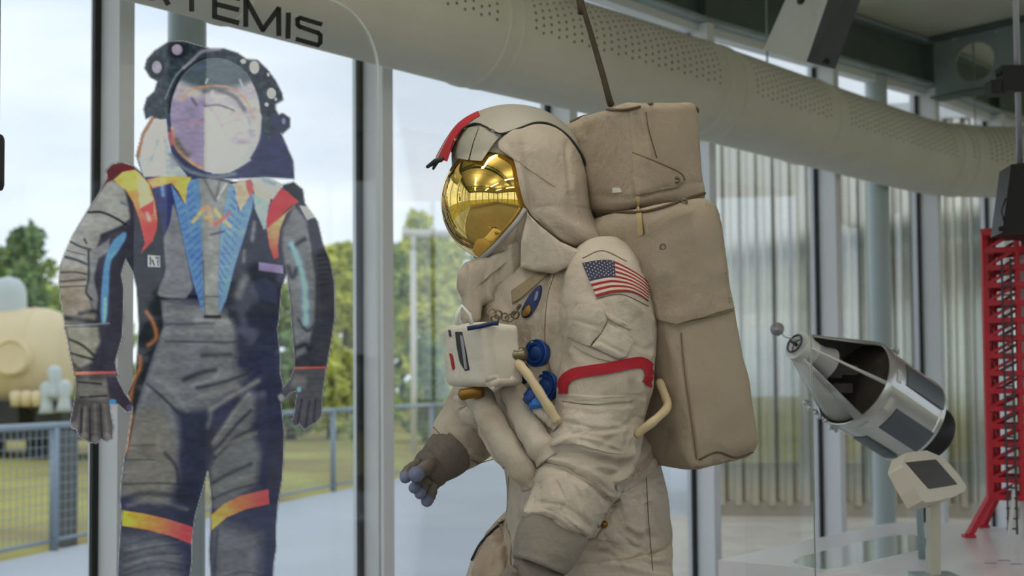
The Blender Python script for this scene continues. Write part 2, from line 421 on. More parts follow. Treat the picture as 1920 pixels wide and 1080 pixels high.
# ---- eave beam over the glass (I section), one length per bay
beam = thing('eave_beam', 'dark steel I-beam along the top of the glass wall', 'beam', v3(pts[0], 3.66), kind='structure')
fl, wb = MB(), MB()
for i in idx[:-1]:
    d, n = wall_dir(i); a_, b_ = pts[i], pts[i+1]; o = n*.06
    fl.bar(v3(a_+o, 3.675), v3(b_+o, 3.675), .17, .022); fl.bar(v3(a_+o, 3.975), v3(b_+o, 3.975), .17, .022); wb.bar(v3(a_+o, 3.825), v3(b_+o, 3.825), .02, .30)
fl.build('flange', M['steel'], beam); wb.build('web', M['steel_dk'], beam)
for i in idx[1:-1]:
    d, n = wall_dir(i); MB().box(v3(pts[i]+n*.09, 3.825), (.09, .012, .28), Matrix.Rotation(math.atan2(n[1], n[0]), 3, 'Z')).build('stiffener', M['steel_dk'], beam)
# ---- roof beams with round web openings, square to the glass wall
def holed_beam(p, n, L, label, z0=3.57, h=.41, first=.75, pitch=.62):
    t = thing('roof_beam', label, 'beam', v3(p, z0), kind='structure')
    x = Vector((n[0], n[1], 0)); pts2 = []; web = bmesh.new(); holes = []
    k = 0; xs = [0.0]; V = []; F = []
    th = .012; side = Vector((-n[1], n[0], 0))
    c0 = 0.0; rad = .135
    def cell(a, b, hole):
        m = 24; ring = []; out = []
        cx = (a+b)/2; cz = z0+h/2
        for s in (-1, 1):
            base = len(V)
            for j in range(m):
                g = 2*math.pi*j/m; ct, st = math.cos(g), math.sin(g)
                sc = 1/max(abs(ct)/((b-a)/2), abs(st)/(h/2))
                V.append(Vector((p[0], p[1], 0))+x*(cx+ct*sc)+Vector((0, 0, cz+st*sc))+side*s*th/2)
            for j in range(m):
                g = 2*math.pi*j/m
                V.append(Vector((p[0], p[1], 0))+x*(cx+rad*math.cos(g)*1.05)+Vector((0, 0, cz+rad*math.sin(g)))+side*s*th/2)
            for j in range(m):
                jj = (j+1) % m; F.append((base+j, base+jj, base+m+jj, base+m+j))
        b0 = len(V)-4*m
        for j in range(m):
            jj = (j+1) % m; F.append((b0+m+j, b0+m+jj, b0+3*m+jj, b0+3*m+j))
    sol = MB(); q = first
    def P3(s, z): return Vector((p[0], p[1], z))+x*s
    sol.bar(P3(0, z0+h/2), P3(first-.16, z0+h/2), th, h)
    while q < L:
        cell(q-.16, q+.16, True); sol.bar(P3(q+.16, z0+h/2), P3(q+pitch-.16, z0+h/2), th, h); q += pitch
    sol.add(V, F); sol.build('web', M['steel'], t)
    for zz in (z0, z0+h): MB().bar(P3(0, zz), P3(L, zz), .15, .018).build('flange', M['steel_dk'], t)
    return t
for i, lb in ((-4, 'steel roof beam with round openings nearest the far left end'), (-1, 'steel roof beam with round openings above the printed figure'),
              (5, 'steel roof beam with round openings at upper right above the red tower')):
    d, n = wall_dir(min(i, 3)); 
    ss_ = np.linspace(.3, 2.5, 300); bp_ = pts[i]+n*.15; pxs = proj(np.c_[bp_[0]+n[0]*ss_, bp_[1]+n[1]*ss_, np.full(300, 3.78)])[0]
    holed_beam(bp_, n, 7.0, lb, first=float(ss_[np.argmin(abs(pxs-1803))]) if i == 5 else .75)
# ---- added fill lights, hung from the ceiling around the viewer
foot = W0+u1*(-(W0 @ u1))
LL = [(2.0, -2.6, 'nearest the window wall left of the viewer'), (2.0, -.4, 'nearest the window wall above the viewer'), (2.2, 1.8, 'above the white spacesuit'), (4.2, -2.6, 'behind the viewer on the left'), (4.2, -.4, 'right behind the viewer'), (4.2, 1.8, 'over the viewer towards the table'), (6.2, -1.5, 'deepest in the hall on the left'), (6.2, .9, 'deepest in the hall on the right')]
for dd, ss, lb in LL:
        p = foot+u1*ss+n1*dd
        t = thing('ceiling_fill_light', 'long added ceiling fill light '+lb, 'light', v3(p, 3.5), 'added linear fill lights out of view')
        a_, b_ = p-u1*.7, p+u1*.7
        MB().bar(v3(a_, 3.5), v3(b_, 3.5), .16, .06).build('housing', M['white'], t)
        MB().bar(v3(a_+u1*.02, 3.465), v3(b_-u1*.02, 3.465), .12, .012).build('diffuser', M['lamp'], t)
        MB().bar(v3(a_+u1*.02, 3.536), v3(b_-u1*.02, 3.536), .12, .012).build('uplight_fill', M['lamp'], t)  # upward emitter added to brighten the roof deck
        for s in (-.5, .5): MB().tube([v3(p+u1*s, 3.53), v3(p+u1*s, 4.0)], .006, 6).build('hanger', M['steel'], t)

# ================================================================== OUTDOORS
gz = -.02
v, f = sheet([(-160, -60, -.3), (160, -60, -.3), (160, 200, -.3), (-160, 200, -.3)], (0, 0, 1), .2)
tag(mesh('ground', v, f, M['grass'], None, False), 'dry yellow green field beyond the terrace', 'field', kind='structure')
# terrace: concrete deck between the glass wall and the fence
F0 = np.array([-4.8, 12.0]); fd = np.array([2.5, 9.3]); fd /= np.linalg.norm(fd)
edge = [F0-fd*14, F0+fd*26]
terr = [edge[0]+np.array([0., 0.]), edge[1], edge[1]+np.array([12, 4.]), pts[10]+np.array([1.5, .5])]+[pts[i]-wall_dir(i)[1]*.08 for i in idx[::-1]]
v, f = sheet([v3(p, -.02) for p in terr], (0, 0, 1), .25); terrace = tag(mesh('terrace', v, f, M['concrete'], None, False), 'pale concrete terrace outside the glass wall', 'terrace', kind='structure')
# low bank rising behind the fence
B = MB(); prof = [(0.6, -.3), (2, -.1), (7, .15), (16, .5), (30, .7), (60, .7)]; nn = np.array([-fd[1], fd[0]])
for k, (o, z) in enumerate(prof):
    for s in range(0, 41): q = F0+fd*(s*2.0-22)+nn*o; B.v.append((q[0], q[1], z+.12*math.sin(s*.7+k)))
for k in range(len(prof)-1):
    for s in range(40): B.f.append((k*41+s, k*41+s+1, (k+1)*41+s+1, (k+1)*41+s))
bank = B.build('grass_bank', M['grass'], None, True); tag(bank, 'grassy bank rising behind the wire fence', 'bank', kind='structure')
# ---- fence: posts, rails and wire mesh per bay
fence = thing('wire_fence', 'galvanised wire mesh fence with tube handrail along the terrace edge', 'fence', v3(F0, -.02))
NB = 14; bay = 2.35
fp = [F0+fd*((k-2)*bay+.85) for k in range(NB+1)]
for k, p in enumerate(fp): MB().tube([v3(p, -.02), v3(p, 1.2)], .045, 10).build('post', M['galv'], fence, True)
for k in range(NB):
    MB().tube([v3(fp[k], 1.22), v3(fp[k+1], 1.22)], .035, 8).build('handrail', M['galv'], fence, True)
    MB().tube([v3(fp[k], .08), v3(fp[k+1], .08)], .02, 6).build('bottom_rail', M['galv'], fence, True)
    b = MB(); d = fp[k+1]-fp[k]
    for j in range(1, 24): q = fp[k]+d*j/24; b.bar(v3(q, .08), v3(q, 1.2), .006)
    for j in range(1, 12): z = .08+1.12*j/12; b.bar(v3(fp[k], z), v3(fp[k+1], z), .006)
    b.build('wire_mesh', M['galv'], fence)
# dark timber post just behind the fence
q = P(122, 900., 14.5); MB().box((q[0], q[1], .4), (.22, .22, 1.4)).build('post', mat('weathered_post', (96, 98, 98), .8), fence)
# ---- cream tank with dome
tk = thing('cream_tank', 'large cream horizontal tank with round hatch and grey dome beyond the fence', 'tank', tuple(P(-60, 775, 25.)))
c = P(-120., 676., 25.); ax = Vector((1, .06, 0)); R_ = 1.02
v, f = lathe(Vector(c)-ax*4.5, ax, [(0, .1), (.05, .7), (.25, .95), (.5, R_), (6.6, R_), (6.85, .95), (7.05, .7), (7.1, .1)], 48); mesh('tank_shell', v, f, M['tank'], tk, auto=60)
for s in (1.2, 3.4, 5.2, 6.4): v, f = lathe(Vector(c)+ax*(s-4.5), ax, [(0, R_), (0, R_+.015), (.06, R_+.015), (.06, R_)], 48); mesh('band', v, f, M['tank'], tk, False)
h = P(24., 670., 24.)-np.array([0, .05, 0]); v, f = lathe(h, (0, -1, .1), [(-.2, .34), (.08, .34), (.1, .3), (.06, .28), (.06, .01)], 32); mesh('hatch', v, f, M['tank'], tk, auto=40)
dm = P(16., 552., 25.); v, f = lathe(Vector(dm)-Vector((0, 0, .45)), (0, 0, 1), [(0, .34), (.45, .34), (.62, .3), (.75, .2), (.8, .03)], 28); mesh('dome', v, f, M['tankgrey'], tk, auto=50)
for x in (-40., 40., 118.):
    q = P(x, 776., 25.); MB().box((q[0], q[1], 1.0), (.5, 1.6, .7)).build('saddle', M['dark'], tk)
q = P(-60, 790, 25.); MB().box((q[0], q[1], .72), (5.5, 1.8, .22)).build('chassis', M['dark'], tk)
for x, y in ((102, 715), (88, 745), (120, 742)):
    q = P(x, y, 24.0); v, f = lathe(Vector(q)-Vector((0, 0, .3)), (0, 0, 1), [(0, .16), (.12, .12), (.3, .1), (.5, .14), (.6, .06)], 14); mesh('valve', v, f, M['tankgrey'], tk)
for x in (30, 50, 70): q = P(x, 752, 24.0); v, f = lathe(Vector(q)-Vector((0, 0, .1)), (0, 0, 1), [(0, .09), (.25, .12), (.3, .05)], 12); mesh('cap', v, f, M['tank'], tk)
for x in (-30, 90): q = P(x, 800, 25.); MB().box((q[0], q[1], .3), (.4, 1.2, 1.2)).build('leg', M['dark'], tk)
# ---- white posts with crossbars
pole_m = mat('white_pole', (220, 216, 206), .6)
pl = thing('goal_frame', 'white post with crossbar standing between hedge and glass', 'frame', tuple(P(775, 720, 30.)))
def pole(px, y0, y1, Y, r, par, nm='post'): a_, b_ = P(px, y0, Y), P(px, y1, Y); b_[2] = -.3; MB().tube([a_, b_], r, 8).build(nm, pole_m, par, True)
pole(775, 470, 672, 30., .07, pl); a_, b_ = P(755, 437, 30.), P(900, 440, 30.); MB().tube([a_, b_], .09, 8).build('crossbar', pole_m, pl, True)
MB().tube([P(775, 436, 30.), P(775, 470, 30.)], .06, 8).build('post', pole_m, pl, True); pass
pl = thing('white_pole_pair', 'pair of white posts seen just left of the middle mullion', 'frame', tuple(P(675, 700, 28.)))
pole(668, 465, 700, 28., .05, pl); pole(684, 455, 700, 28., .05, pl); MB().tube([P(660, 462, 28.), P(700, 458, 28.)], .05, 8).build('crossbar', pole_m, pl, True)
# ---- trees: leaf clusters round a trunk
def leafmat(nm, c1, c2):
    m = mat(nm, c1, .7, 0, .4, 1.1, stain=c2); return m
LM = [leafmat('leaves_yellow_green', (222, 222, 104), (150, 158, 62)), leafmat('leaves_mid_green', (176, 192, 104), (112, 136, 66)), leafmat('leaves_dark_green', (128, 154, 96), (76, 106, 62))]
def gz_at(x, y):
    o = (np.array([x, y])-F0) @ nn; return float(np.interp(o, [p_[0] for p_ in prof], [p_[1] for p_ in prof])) if o > .6 else -.02
def tree(px, py_top, Y, wpx, lm, label, n=3200, grp='trees beyond the terrace', leaf=.17, low=.06):
    base = P(px, 700., Y); top = P(px, py_top, Y); base[2] = gz_at(base[0], base[1])-.1; H = top[2]-base[2]; r = wpx/FPX*Y; g = random.Random(int(px*7+Y))
    t = thing('tree', label, 'tree', tuple(base), grp)
    MB().tube([base, base+np.array([.05, 0, H*.4]), base+np.array([0, .1, H*.75])], [.16, .12, .05], 8).build('trunk', M['bark'], t, True)
    NBL = 26; blobs = [(g.uniform(-.72, .72), g.uniform(-.5, .5), low+(.88-low)*((k+.5)/NBL)) for k in range(NBL)]
    b = MB()
    for k in range(n):
        bx, by, bz = blobs[k % NBL]; br = .34*r+.05; d = Vector((g.gauss(0, 1), g.gauss(0, 1), g.gauss(0, 1))).normalized()*br*g.uniform(.4, 1.15)
        wz = 1-.8*max(0, bz-.4)
        c_ = Vector((base[0]+bx*r*wz, base[1]+by*r*wz, base[2]+.1+bz*H))+Vector((d.x, d.y, d.z*.8)); c_.z = min(max(c_.z, base[2]+.05), top[2]+.1)
        u = Vector((g.gauss(0, 1), g.gauss(0, 1), g.gauss(0, 1))).normalized(); v_ = u.orthogonal().normalized(); s = leaf*g.uniform(.6, 1.4)
        b.add([c_-u*s, c_+v_*s*.55, c_+u*s, c_-v_*s*.55], [(0, 1, 2, 3)])
    o = b.build('foliage', lm, t); o['kind'] = 'stuff'
    return t
TR = [(28, 392, 40, 70, 2, 'dark green tree above the cream tank at the far left'), (-85, 430, 41, 55, 2, 'dark green tree cut by the left frame edge'),
      (112, 520, 47, 48, 1, 'small mid green tree behind the tank end'), (210, 560, 44, 52, 1, 'mid green tree behind the printed figure left arm'), (310, 520, 48, 50, 1, 'mid green tree behind the printed figure chest'), (408, 500, 44, 52, 0, 'yellow green tree behind the printed figure right side'),
      (505, 470, 49, 55, 1, 'mid green tree behind the printed figure right elbow'), (575, 448, 43, 44, 1, 'mid green tree beside the printed figure right arm'), (645, 425, 49, 52, 0, 'yellow green tree behind the pair of white posts'), (712, 455, 44, 40, 1, 'mid green tree behind the middle mullion'),
      (792, 358, 50, 62, 0, 'tall yellow green tree behind the white crossbar post'), (862, 425, 44, 46, 0, 'yellow green tree beside the gold visor'), (945, 440, 50, 60, 1, 'mid green tree hidden behind the white spacesuit chest'), (1040, 430, 44, 62, 1, 'mid green tree behind the white spacesuit backpack'), (1150, 450, 50, 75, 0, 'yellow green tree farthest right, behind the backpack'), (1270, 460, 46, 75, 1, 'mid green tree beside the metal clad building')]
TR += [(60, 470, 58, 60, 1, 'distant green tree between the tank dome and the printed figure'), (600, 462, 58, 50, 0, 'distant yellow green tree right of the printed figure elbow'), (675, 440, 60, 50, 1, 'distant mid green tree behind the white post pair'), (752, 430, 58, 46, 1, 'distant mid green tree just right of the middle mullion'), (835, 410, 60, 50, 0, 'distant yellow green tree left of the gold visor'), (905, 440, 58, 46, 1, 'distant mid green tree behind the neck of the white spacesuit')]
for x, yt, Y, wp, k, lb in TR: tree(x, yt, Y, wp, LM[k], lb)
for x, yt, Y, wp, k, lb in ((545, 610, 36, 40, 2, 'dark green shrub low beside the printed figure wrist'), (622, 640, 37, 32, 0, 'yellow shrub low right of the printed figure'), (690, 630, 34.5, 32, 1, 'green shrub low behind the middle mullion'), (800, 615, 37, 46, 2, 'dark green shrub low below the white crossbar'), (888, 625, 34.5, 40, 1, 'green shrub low behind the chest pack')):
    tree(x, yt, Y, wp, LM[k], lb, 900, 'shrubs along the field', .12, .05)
# trees on the other side of the site, mirrored in the polished cladding
for k, (x, y, lb) in enumerate(((-26, -8, 0), (-30, 2, 1), (-24, -20, 2), (-12, -26, 1), (2, -28, 2))):
    pass
# ---- building with polished corrugated metal cladding, outside the glass on the right
cl0 = np.array([2.2, 15.6]); cdir = np.array([.985, -.17]); cdir /= np.linalg.norm(cdir); cn = np.array([cdir[1], -cdir[0]])
cn = cn if cn[1] < 0 else -cn
bld = thing('metal_clad_building', 'building clad in polished corrugated metal outside the right-hand windows', 'building', v3(cl0, 0))
pitch = .20; per = 5; HT = 4.7
prof1 = [(0, 0), (.012, -.09), (.026, -.09), (.036, 0), (.062, 0), (.085, .06), (.165, .06), (.2, 0)]
def panel_mesh():
    V = []; F = []; xs = []
    for k in range(per):
        for (x, h) in prof1[:-1]: xs.append((k*pitch+x, h))
    xs.append((per*pitch-.004, 0))
    for x, h in xs:
        q = cdir*x+cn*h; V.append((q[0], q[1], .12)); V.append((q[0], q[1], HT))
    for i in range(len(xs)-1): F.append((2*i, 2*i+2, 2*i+3, 2*i+1))
    me = bpy.data.meshes.new('cladding_panel'); me.from_pydata(V, [], F); me.materials.append(M['clad']); return me
pm = panel_mesh()
for k in range(11):
    o = bpy.data.objects.new('cladding_panel', pm); q = cdir*(k*pitch*per); o.location = (q[0], q[1], 0.0); link(o, bld)
Lc = 11*pitch*per
q0, q1 = cl0-cn*.06, cl0+cdir*Lc-cn*.06
MB().bar(v3((q0), .06), v3(q1, .06), .18, .2).build('plinth_course', M['cladbase'], bld)
MB().bar(v3(q0-cn*2, HT/2), v3(q1-cn*2, HT/2), 3.9, HT-.1).build('wall_core', M['cladbase'], bld)
MB().bar(v3(q0-cn*2, HT+.1), v3(q1-cn*2, HT+.1), 4.3, .2).build('parapet', M['alu'], bld)
# gravel strip at its foot
v, f = sheet([v3(pts[3]-n1*1.0+u1*.3, -.01), v3(cl0-cdir*.6, -.01), v3(cl0+cdir*Lc, -.01), v3(pts[9]+np.array([1, .4]), -.01), v3(pts[6]-wall_dir(6)[1]*.5, -.01)], (0, 0, 1), .02)
tag(mesh('gravel_bed', v, f, M['gravel'], None, False), 'pale gravel bed at the foot of the metal clad building', 'gravel', kind='structure')

# ---- round steel columns just inside the glass
def column(px, Y, lb):
    q = P(px, 640., Y); t = thing('steel_column', lb, 'column', (q[0], q[1], 0), 'round columns along the glass', 'structure')
    v, f = lathe((q[0], q[1], 0), (0, 0, 1), [(0, .073), (3.66, .073)], 36); mesh('shaft', v, f, M['column'], t, auto=40)
    v, f = lathe((q[0], q[1], 0), (0, 0, 1), [(0, .14), (.02, .14)], 24); mesh('base_plate', v, f, M['steel'], t, False)
column(349, 4.88, 'round grey steel column behind the printed figure helmet'); column(1652, 8.6, 'round blue grey steel column right of the spacecraft model')

# ---- perforated fabric air duct along the wall
DR = .25
dp = [(-700, 3.0), (-200, 3.6), (300, 4.25), (700, 5.0), (900, 5.47), (1100, 5.97), (1310, 6.62), (1530, 7.55), (1690, 8.4), (1760, 8.75), (1850, 8.92), (1960, 8.95), (2200, 8.9)]
dz = 3.13
D2 = np.array([P(x, 640., Y)[:2] for x, Y in dp]); D2 = spline(D2, 90); axis = [(p[0], p[1], dz) for p in D2]
dct = thing('air_duct', 'long white perforated air duct curving along the top of the glass wall', 'duct', tuple(axis[40]))
v, f = tube(axis, DR, 48, True, (0, 0, 1)); mesh('duct_skin', v, f, M['duct'], dct)
Lax = np.r_[0, np.cumsum(np.linalg.norm(np.diff(np.array(axis), axis=0), axis=1))]
def ax_at(s):
    A = np.array(axis); p = np.array([np.interp(s, Lax, A[:, k]) for k in range(3)]); e = .02
    q = np.array([np.interp(s+e, Lax, A[:, k]) for k in range(3)]); t = (q-p)/np.linalg.norm(q-p); return p, t
axpx, _ = proj(np.array(axis)); 
def s_of(px): return float(np.interp(px, axpx, Lax))
for px in (880, 1296, 1326, 1505, 1752, 1790, 430):
    p, t = ax_at(s_of(px)); g = Vector(t); v, f = lathe(Vector(p)-g*.012, g, [(0, DR), (0, DR+.007), (.024, DR+.007), (.024, DR)], 48); mesh('seam_ring', v, f, M['seam'], dct, False)
for px in (905,):
    p, t = ax_at(s_of(px)); g = Vector(t); v, f = lathe(Vector(p)-g*.006, g, [(0, DR), (0, DR+.004), (.012, DR+.004), (.012, DR)], 48); mesh('seam_ring', v, f, M['seam'], dct, False)
# perforations: small dark discs set in the skin, in two bands per section
pf = MB(); s = s_of(560); e = s_of(2050)
while s < e:
    p, t = ax_at(s); px = float(np.interp(s, Lax, axpx))
    side = np.array([t[1], -t[0], 0]); up = np.array([0, 0, 1.])
    if not any(abs(px-q) < 16 for q in (880, 905, 1296, 1326, 1505, 1752, 1790)):
        for row in range(9):
            ang = math.radians(52-row*7.5+(3 if int(round(s/.05)) % 2 else 0)); r = side*math.cos(ang)+up*math.sin(ang)
            c_ = p+r*(DR+.0012); y = np.cross(r, t); rad = .0068
            pf.add([c_+(t*math.cos(k*math.pi/3)+y*math.sin(k*math.pi/3))*rad for k in range(6)], [tuple(range(6))])
    s += .05
o = pf.build('perforations', M['hole'], dct); o['kind'] = 'stuff'
for px in (520, 1000, 1440, 1830):
    p, t = ax_at(s_of(px)); MB().tube([p+np.array([0, 0, DR]), p+np.array([0, 0, .88])], .006, 6).build('hanger_wire', M['steel'], dct)

# ---- white box fitting under the roof, dark side to the right
bx = thing('ceiling_box_fitting', 'big pale rectangular box fitting hanging from the roof with dark side face', 'fitting', tuple(P(1500, 60, 5.6)))
fr = [P(1432, 92, 5.7), P(1512, 116, 5.55), P(1600, -140, 4.6), P(1535, -140, 4.7)]
sd = [P(1566, 130, 5.95), P(1660, -130, 5.0), P(1490, 105, 6.1), P(1590, -140, 5.1)]
vv = [fr[0], fr[1], fr[2], fr[3], sd[2], sd[0], sd[1], sd[3]]
mesh('pale_panel', *sheet([fr[0], fr[1], fr[2], fr[3]], (0, -1, 0), .012), M['deck'], bx, False)
mesh('box_body', vv, [(4, 7, 6, 5), (1, 5, 6, 2), (0, 3, 7, 4), (0, 4, 5, 1), (3, 2, 6, 7)], mat('blue_grey_steel', (58, 66, 80), .5), bx, False)
for x, y in ((1500, 3), (1548, 118)):
    q = P(x, y, 5.2 if y < 50 else 5.6); v, f = lathe(q, (0, -1, 0), [(0, .014), (.03, .014), (.035, .008)], 14); mesh('bolt', v, f, M['dark'], bx)
# ================================================================== CLEAR PANEL WITH PRINTED SUIT
pp0 = np.array([*(P(380., 640., 3.7)[:2]), 0.0]); pu = np.array([u1[0], u1[1], 0]); pn = np.array([n1[0], n1[1], 0])
def on_panel(x, y, off=0.0): return on_plane(x, y, pp0+pn*off, pn)
TL, TRc = on_panel(-25., 300.), on_panel(712., 300.)
ztop = on_panel(600., -6.)[2]
wpan = (TRc-TL) @ pu; rc = .20
arc = [(rc*(1-math.cos(g)), rc*(1-math.sin(g))) for g in np.linspace(0, math.pi/2, 14)]
out = [(0, .02), (wpan, .02)]+[(wpan-x, ztop-y) for x, y in arc]+[(x, ztop-y) for x, y in arc[::-1]]
base = TL.copy(); base[2] = 0
pan = thing('printed_panel', 'clear acrylic panel printed with a dark grey and orange spacesuit figure', 'display panel', tuple(base+pu*wpan/2))
pw = [base+pu*a+np.array([0, 0, b]) for a, b in out]
v, f = sheet(pw, pn, .012); mesh('clear_sheet', v, f, M['acrylic'], pan, False)
ed = MB(); ring = pw+[pw[0]]; ed.tube([q-pn*.006 for q in pw[1:]]+[pw[0]-pn*.006], .0042, 6); ed.build('polished_edge', M['edge'], pan, True)
for s in (.2, .8): MB().box(base+pu*wpan*s+np.array([0, 0, .04]), (.25, .16, .08), Matrix.Rotation(math.atan2(u1[1], u1[0]), 3, 'Z')).build('foot', M['steel'], pan)
# ---- lettering ARTEMIS
ink = mat('black_vinyl', (14, 16, 16), .5)
def letter(strokes, wd=9.4):
    b = MB()
    for pl in strokes:
        for (ax, ay), (bx, by) in zip(pl[:-1], pl[1:]):
            d = np.array([bx-ax, by-ay], float); L = np.linalg.norm(d); d /= L; n_ = np.array([-d[1], d[0]])*wd/2; e = d*wd*.28
            q = [np.array([ax, ay])-e+n_, np.array([bx, by])+e+n_, np.array([bx, by])+e-n_, np.array([ax, ay])-e-n_]
            v, f = sheet(on_panel(np.array([z[0] for z in q]), np.array([z[1] for z in q]), .0014), pn, .001); b.add(v, f)
    b.build('letter', ink, pan)
letter([[(215, -23), (238, -74), (246, -74), (268, -7)], [(226, -38), (258, -29)]])
letter([[(285, -2), (285, -54), (320, -45), (325, -40), (325, -28), (319, -23), (290, -30)], [(296, -27), (315, 7)]])
letter([[(333, -47), (386, -33)], [(359.5, -40), (359.5, 19)]])
letter([[(448, -3), (402.5, -15), (402.5, 31), (446, 42.5)], [(404, 7.5), (446, 18)]])
letter([[(461, 48), (461, -2), (493, 56), (522.5, 16), (523, 65)]])
letter([[(541, 26), (540, 70)]])
letter([[(602, 45.5), (563, 33.5), (558, 36), (558, 46), (562, 50), (596, 61.5), (601, 66), (600.5, 80), (596, 84.5), (557, 73.5)]], 8.4)

# ---- the figure itself: a flat print, painted on a fine grid
GX, GY = np.meshgrid(np.arange(98., 642., 2.0), np.arange(70., 1480., 2.0))
IMG = np.zeros(GX.shape+(3,)); ALP = np.full(GX.shape, .955)
def vnoise(x, y, sx, sy, seed):
    r = np.random.default_rng(seed); T = r.uniform(0, 1, (64, 64)); a, b = x/sx, y/sy
    i, j = np.floor(a).astype(int), np.floor(b).astype(int); u, v_ = a-i, b-j; u = u*u*(3-2*u); v_ = v_*v_*(3-2*v_)
    g = lambda p, q: T[p % 64, q % 64]
    return (g(i, j)*(1-u)+g(i+1, j)*u)*(1-v_)+(g(i, j+1)*(1-u)+g(i+1, j+1)*u)*v_
def blend(mask, col): IMG[:] = IMG*(1-mask[..., None])+np.asarray(col, float)*mask[..., None]
def fill(poly, col, soft=1.6, a=1.0, sm=0, col2=None, axis2=None):
    p = np.array(poly, float)
    if sm: p = resample(p, 90, True, sm)
    k = (GX > p[:, 0].min()-6-soft*2) & (GX < p[:, 0].max()+6+soft*2) & (GY > p[:, 1].min()-6-soft*2) & (GY < p[:, 1].max()+6+soft*2)
    m = np.zeros(GX.shape)
    x, y = GX[k], GY[k]; ins = inside(x, y, p); d = seg_dist(x, y, np.vstack([p, p[:1]])); sd = np.where(ins, d, -d)
    m[k] = np.clip(.5+sd/(2*soft), 0, 1)*a
    if col2 is not None:
        (ax, ay), (bx, by) = axis2; t = np.clip(((GX-ax)*(bx-ax)+(GY-ay)*(by-ay))/((bx-ax)**2+(by-ay)**2), 0, 1)[..., None]
        blend(m, np.asarray(col)*(1-t)+np.asarray(col2)*t)
    else: blend(m, col)
    return m
def stroke(pl, wd, col, a=1.0):
    pl = np.asarray(pl, float)
    if len(pl) > 2: pl = spline(pl, len(pl)*6)
    k = (GX > pl[:, 0].min()-3*wd) & (GX < pl[:, 0].max()+3*wd) & (GY > pl[:, 1].min()-3*wd) & (GY < pl[:, 1].max()+3*wd)
    m = np.zeros(GX.shape); m[k] = np.exp(-(seg_dist(GX[k], GY[k], pl)/wd)**2)*a; blend(m, col)
def ell(cx, cy, rx, ry, col, a=1.0, soft=.12):
    d = np.hypot((GX-cx)/rx, (GY-cy)/ry); m = np.clip((1-d)/soft+.5, 0, 1)*a; blend(m, col); return m
NAVY, DARK, GREY, LITE, BRN = (52, 54, 76), (38, 42, 52), (112, 113, 116), (146, 146, 142), (132, 124, 112)
ARM_L = [(205, 330), (195, 345), (185, 365), (165, 395), (150, 420), (135, 445), (122, 475), (113, 500), (111, 530), (114, 560), (120, 590), (122, 615), (128, 640), (132, 665), (138, 690), (141, 705),
         (222, 705), (219, 700), (215, 679), (228, 632), (230, 590), (231, 540), (226, 515), (235, 484), (262, 470), (270, 440), (262, 400), (240, 350)]
HAND_L = [(141, 703), (143, 720), (142, 745), (137, 770), (133, 790), (136, 802), (145, 804), (149, 818), (158, 823), (168, 828), (180, 830), (190, 822), (200, 827), (210, 822), (212, 800), (207, 775), (205, 757), (222, 757), (238, 772), (247, 770), (248, 758), (232, 736), (220, 712), (218, 700)]
BODY = [(200, 320), (210, 309), (227, 305), (250, 312), (275, 332), (330, 312), (400, 330), (440, 342), (500, 332), (529, 347), (550, 342), (567, 356), (571, 385), (595, 416), (560, 430), (542, 470), (538, 511), (527, 540), (522, 600),
        (519, 616), (524, 665), (524, 699), (530, 724), (525, 749), (532, 810), (530, 865), (528, 898), (520, 945), (516, 994), (517, 1025), (512, 1059), (510, 1100), (520, 1200), (515, 1330), (520, 1440), (400, 1440), (402, 1300), (396, 1180), (396, 1080), (393, 1033), (396, 981), (397, 945), (395, 917), (391, 883),
        (388, 883), (379, 917), (365, 966), (361, 994), (358, 1020), (359, 1049), (355, 1080), (358, 1180), (350, 1300), (345, 1450), (215, 1450), (220, 1300), (215, 1180), (222, 1080), (223, 1046), (227, 992), (230, 968), (226, 937), (228, 904), (235, 852), (239, 840), (246, 790), (250, 765), (240, 737), (254, 704), (258, 665), (261, 609), (257, 540), (250, 510), (236, 484), (240, 430), (225, 380), (205, 345)]
ARM_R = [(545, 372), (571, 382), (595, 416), (604, 456), (618, 488), (626, 528), (627, 597), (618, 653), (611, 694), (552, 694), (553, 674), (548, 611), (544, 560), (538, 514), (528, 480), (522, 440), (528, 400)]
HAND_R = [(552, 692), (545, 712), (534, 724), (523, 741), (529, 752), (544, 736), (560, 730), (556, 750), (553, 772), (548, 792), (553, 799), (562, 793), (571, 805), (582, 797), (592, 792), (602, 780), (604, 735), (610, 700), (610, 690)]
HOOD = [(287, 217), (267, 250), (256, 292), (270, 332), (320, 328), (380, 335), (425, 335), (495, 332), (551, 335), (549, 302), (528, 254), (500, 200), (330, 190)]
GEAR_L = [(272, 128), (276, 112), (290, 96), (318, 78), (345, 78), (372, 86), (395, 92), (420, 92), (445, 100), (462, 112), (482, 113), (500, 130), (515, 150), (528, 175), (530, 187), (516, 195), (516, 205), (522, 216), (530, 213), (543, 222), (543, 238), (530, 250), (516, 246), (506, 262), (492, 250), (480, 190), (440, 130), (400, 120), (350, 140), (325, 190), (318, 222), (300, 224), (287, 216), (274, 222), (270, 205), (276, 184), (290, 172), (296, 152), (282, 144)]
VIS = [(404+84*math.cos(a_), 216+107*math.sin(a_)) for a_ in np.linspace(0, 2*math.pi, 60, endpoint=False)]
SIL = [ARM_L, HAND_L, BODY, ARM_R, HAND_R, HOOD, GEAR_L, VIS]
sdm = np.full(GX.shape, -1e9)
for p in SIL:
    p = np.array(p, float); ins = inside(GX, GY, p); d = seg_dist(GX, GY, np.vstack([p, p[:1]])); sdm = np.maximum(sdm, np.where(ins, d, -d))
IMG[:] = NAVY
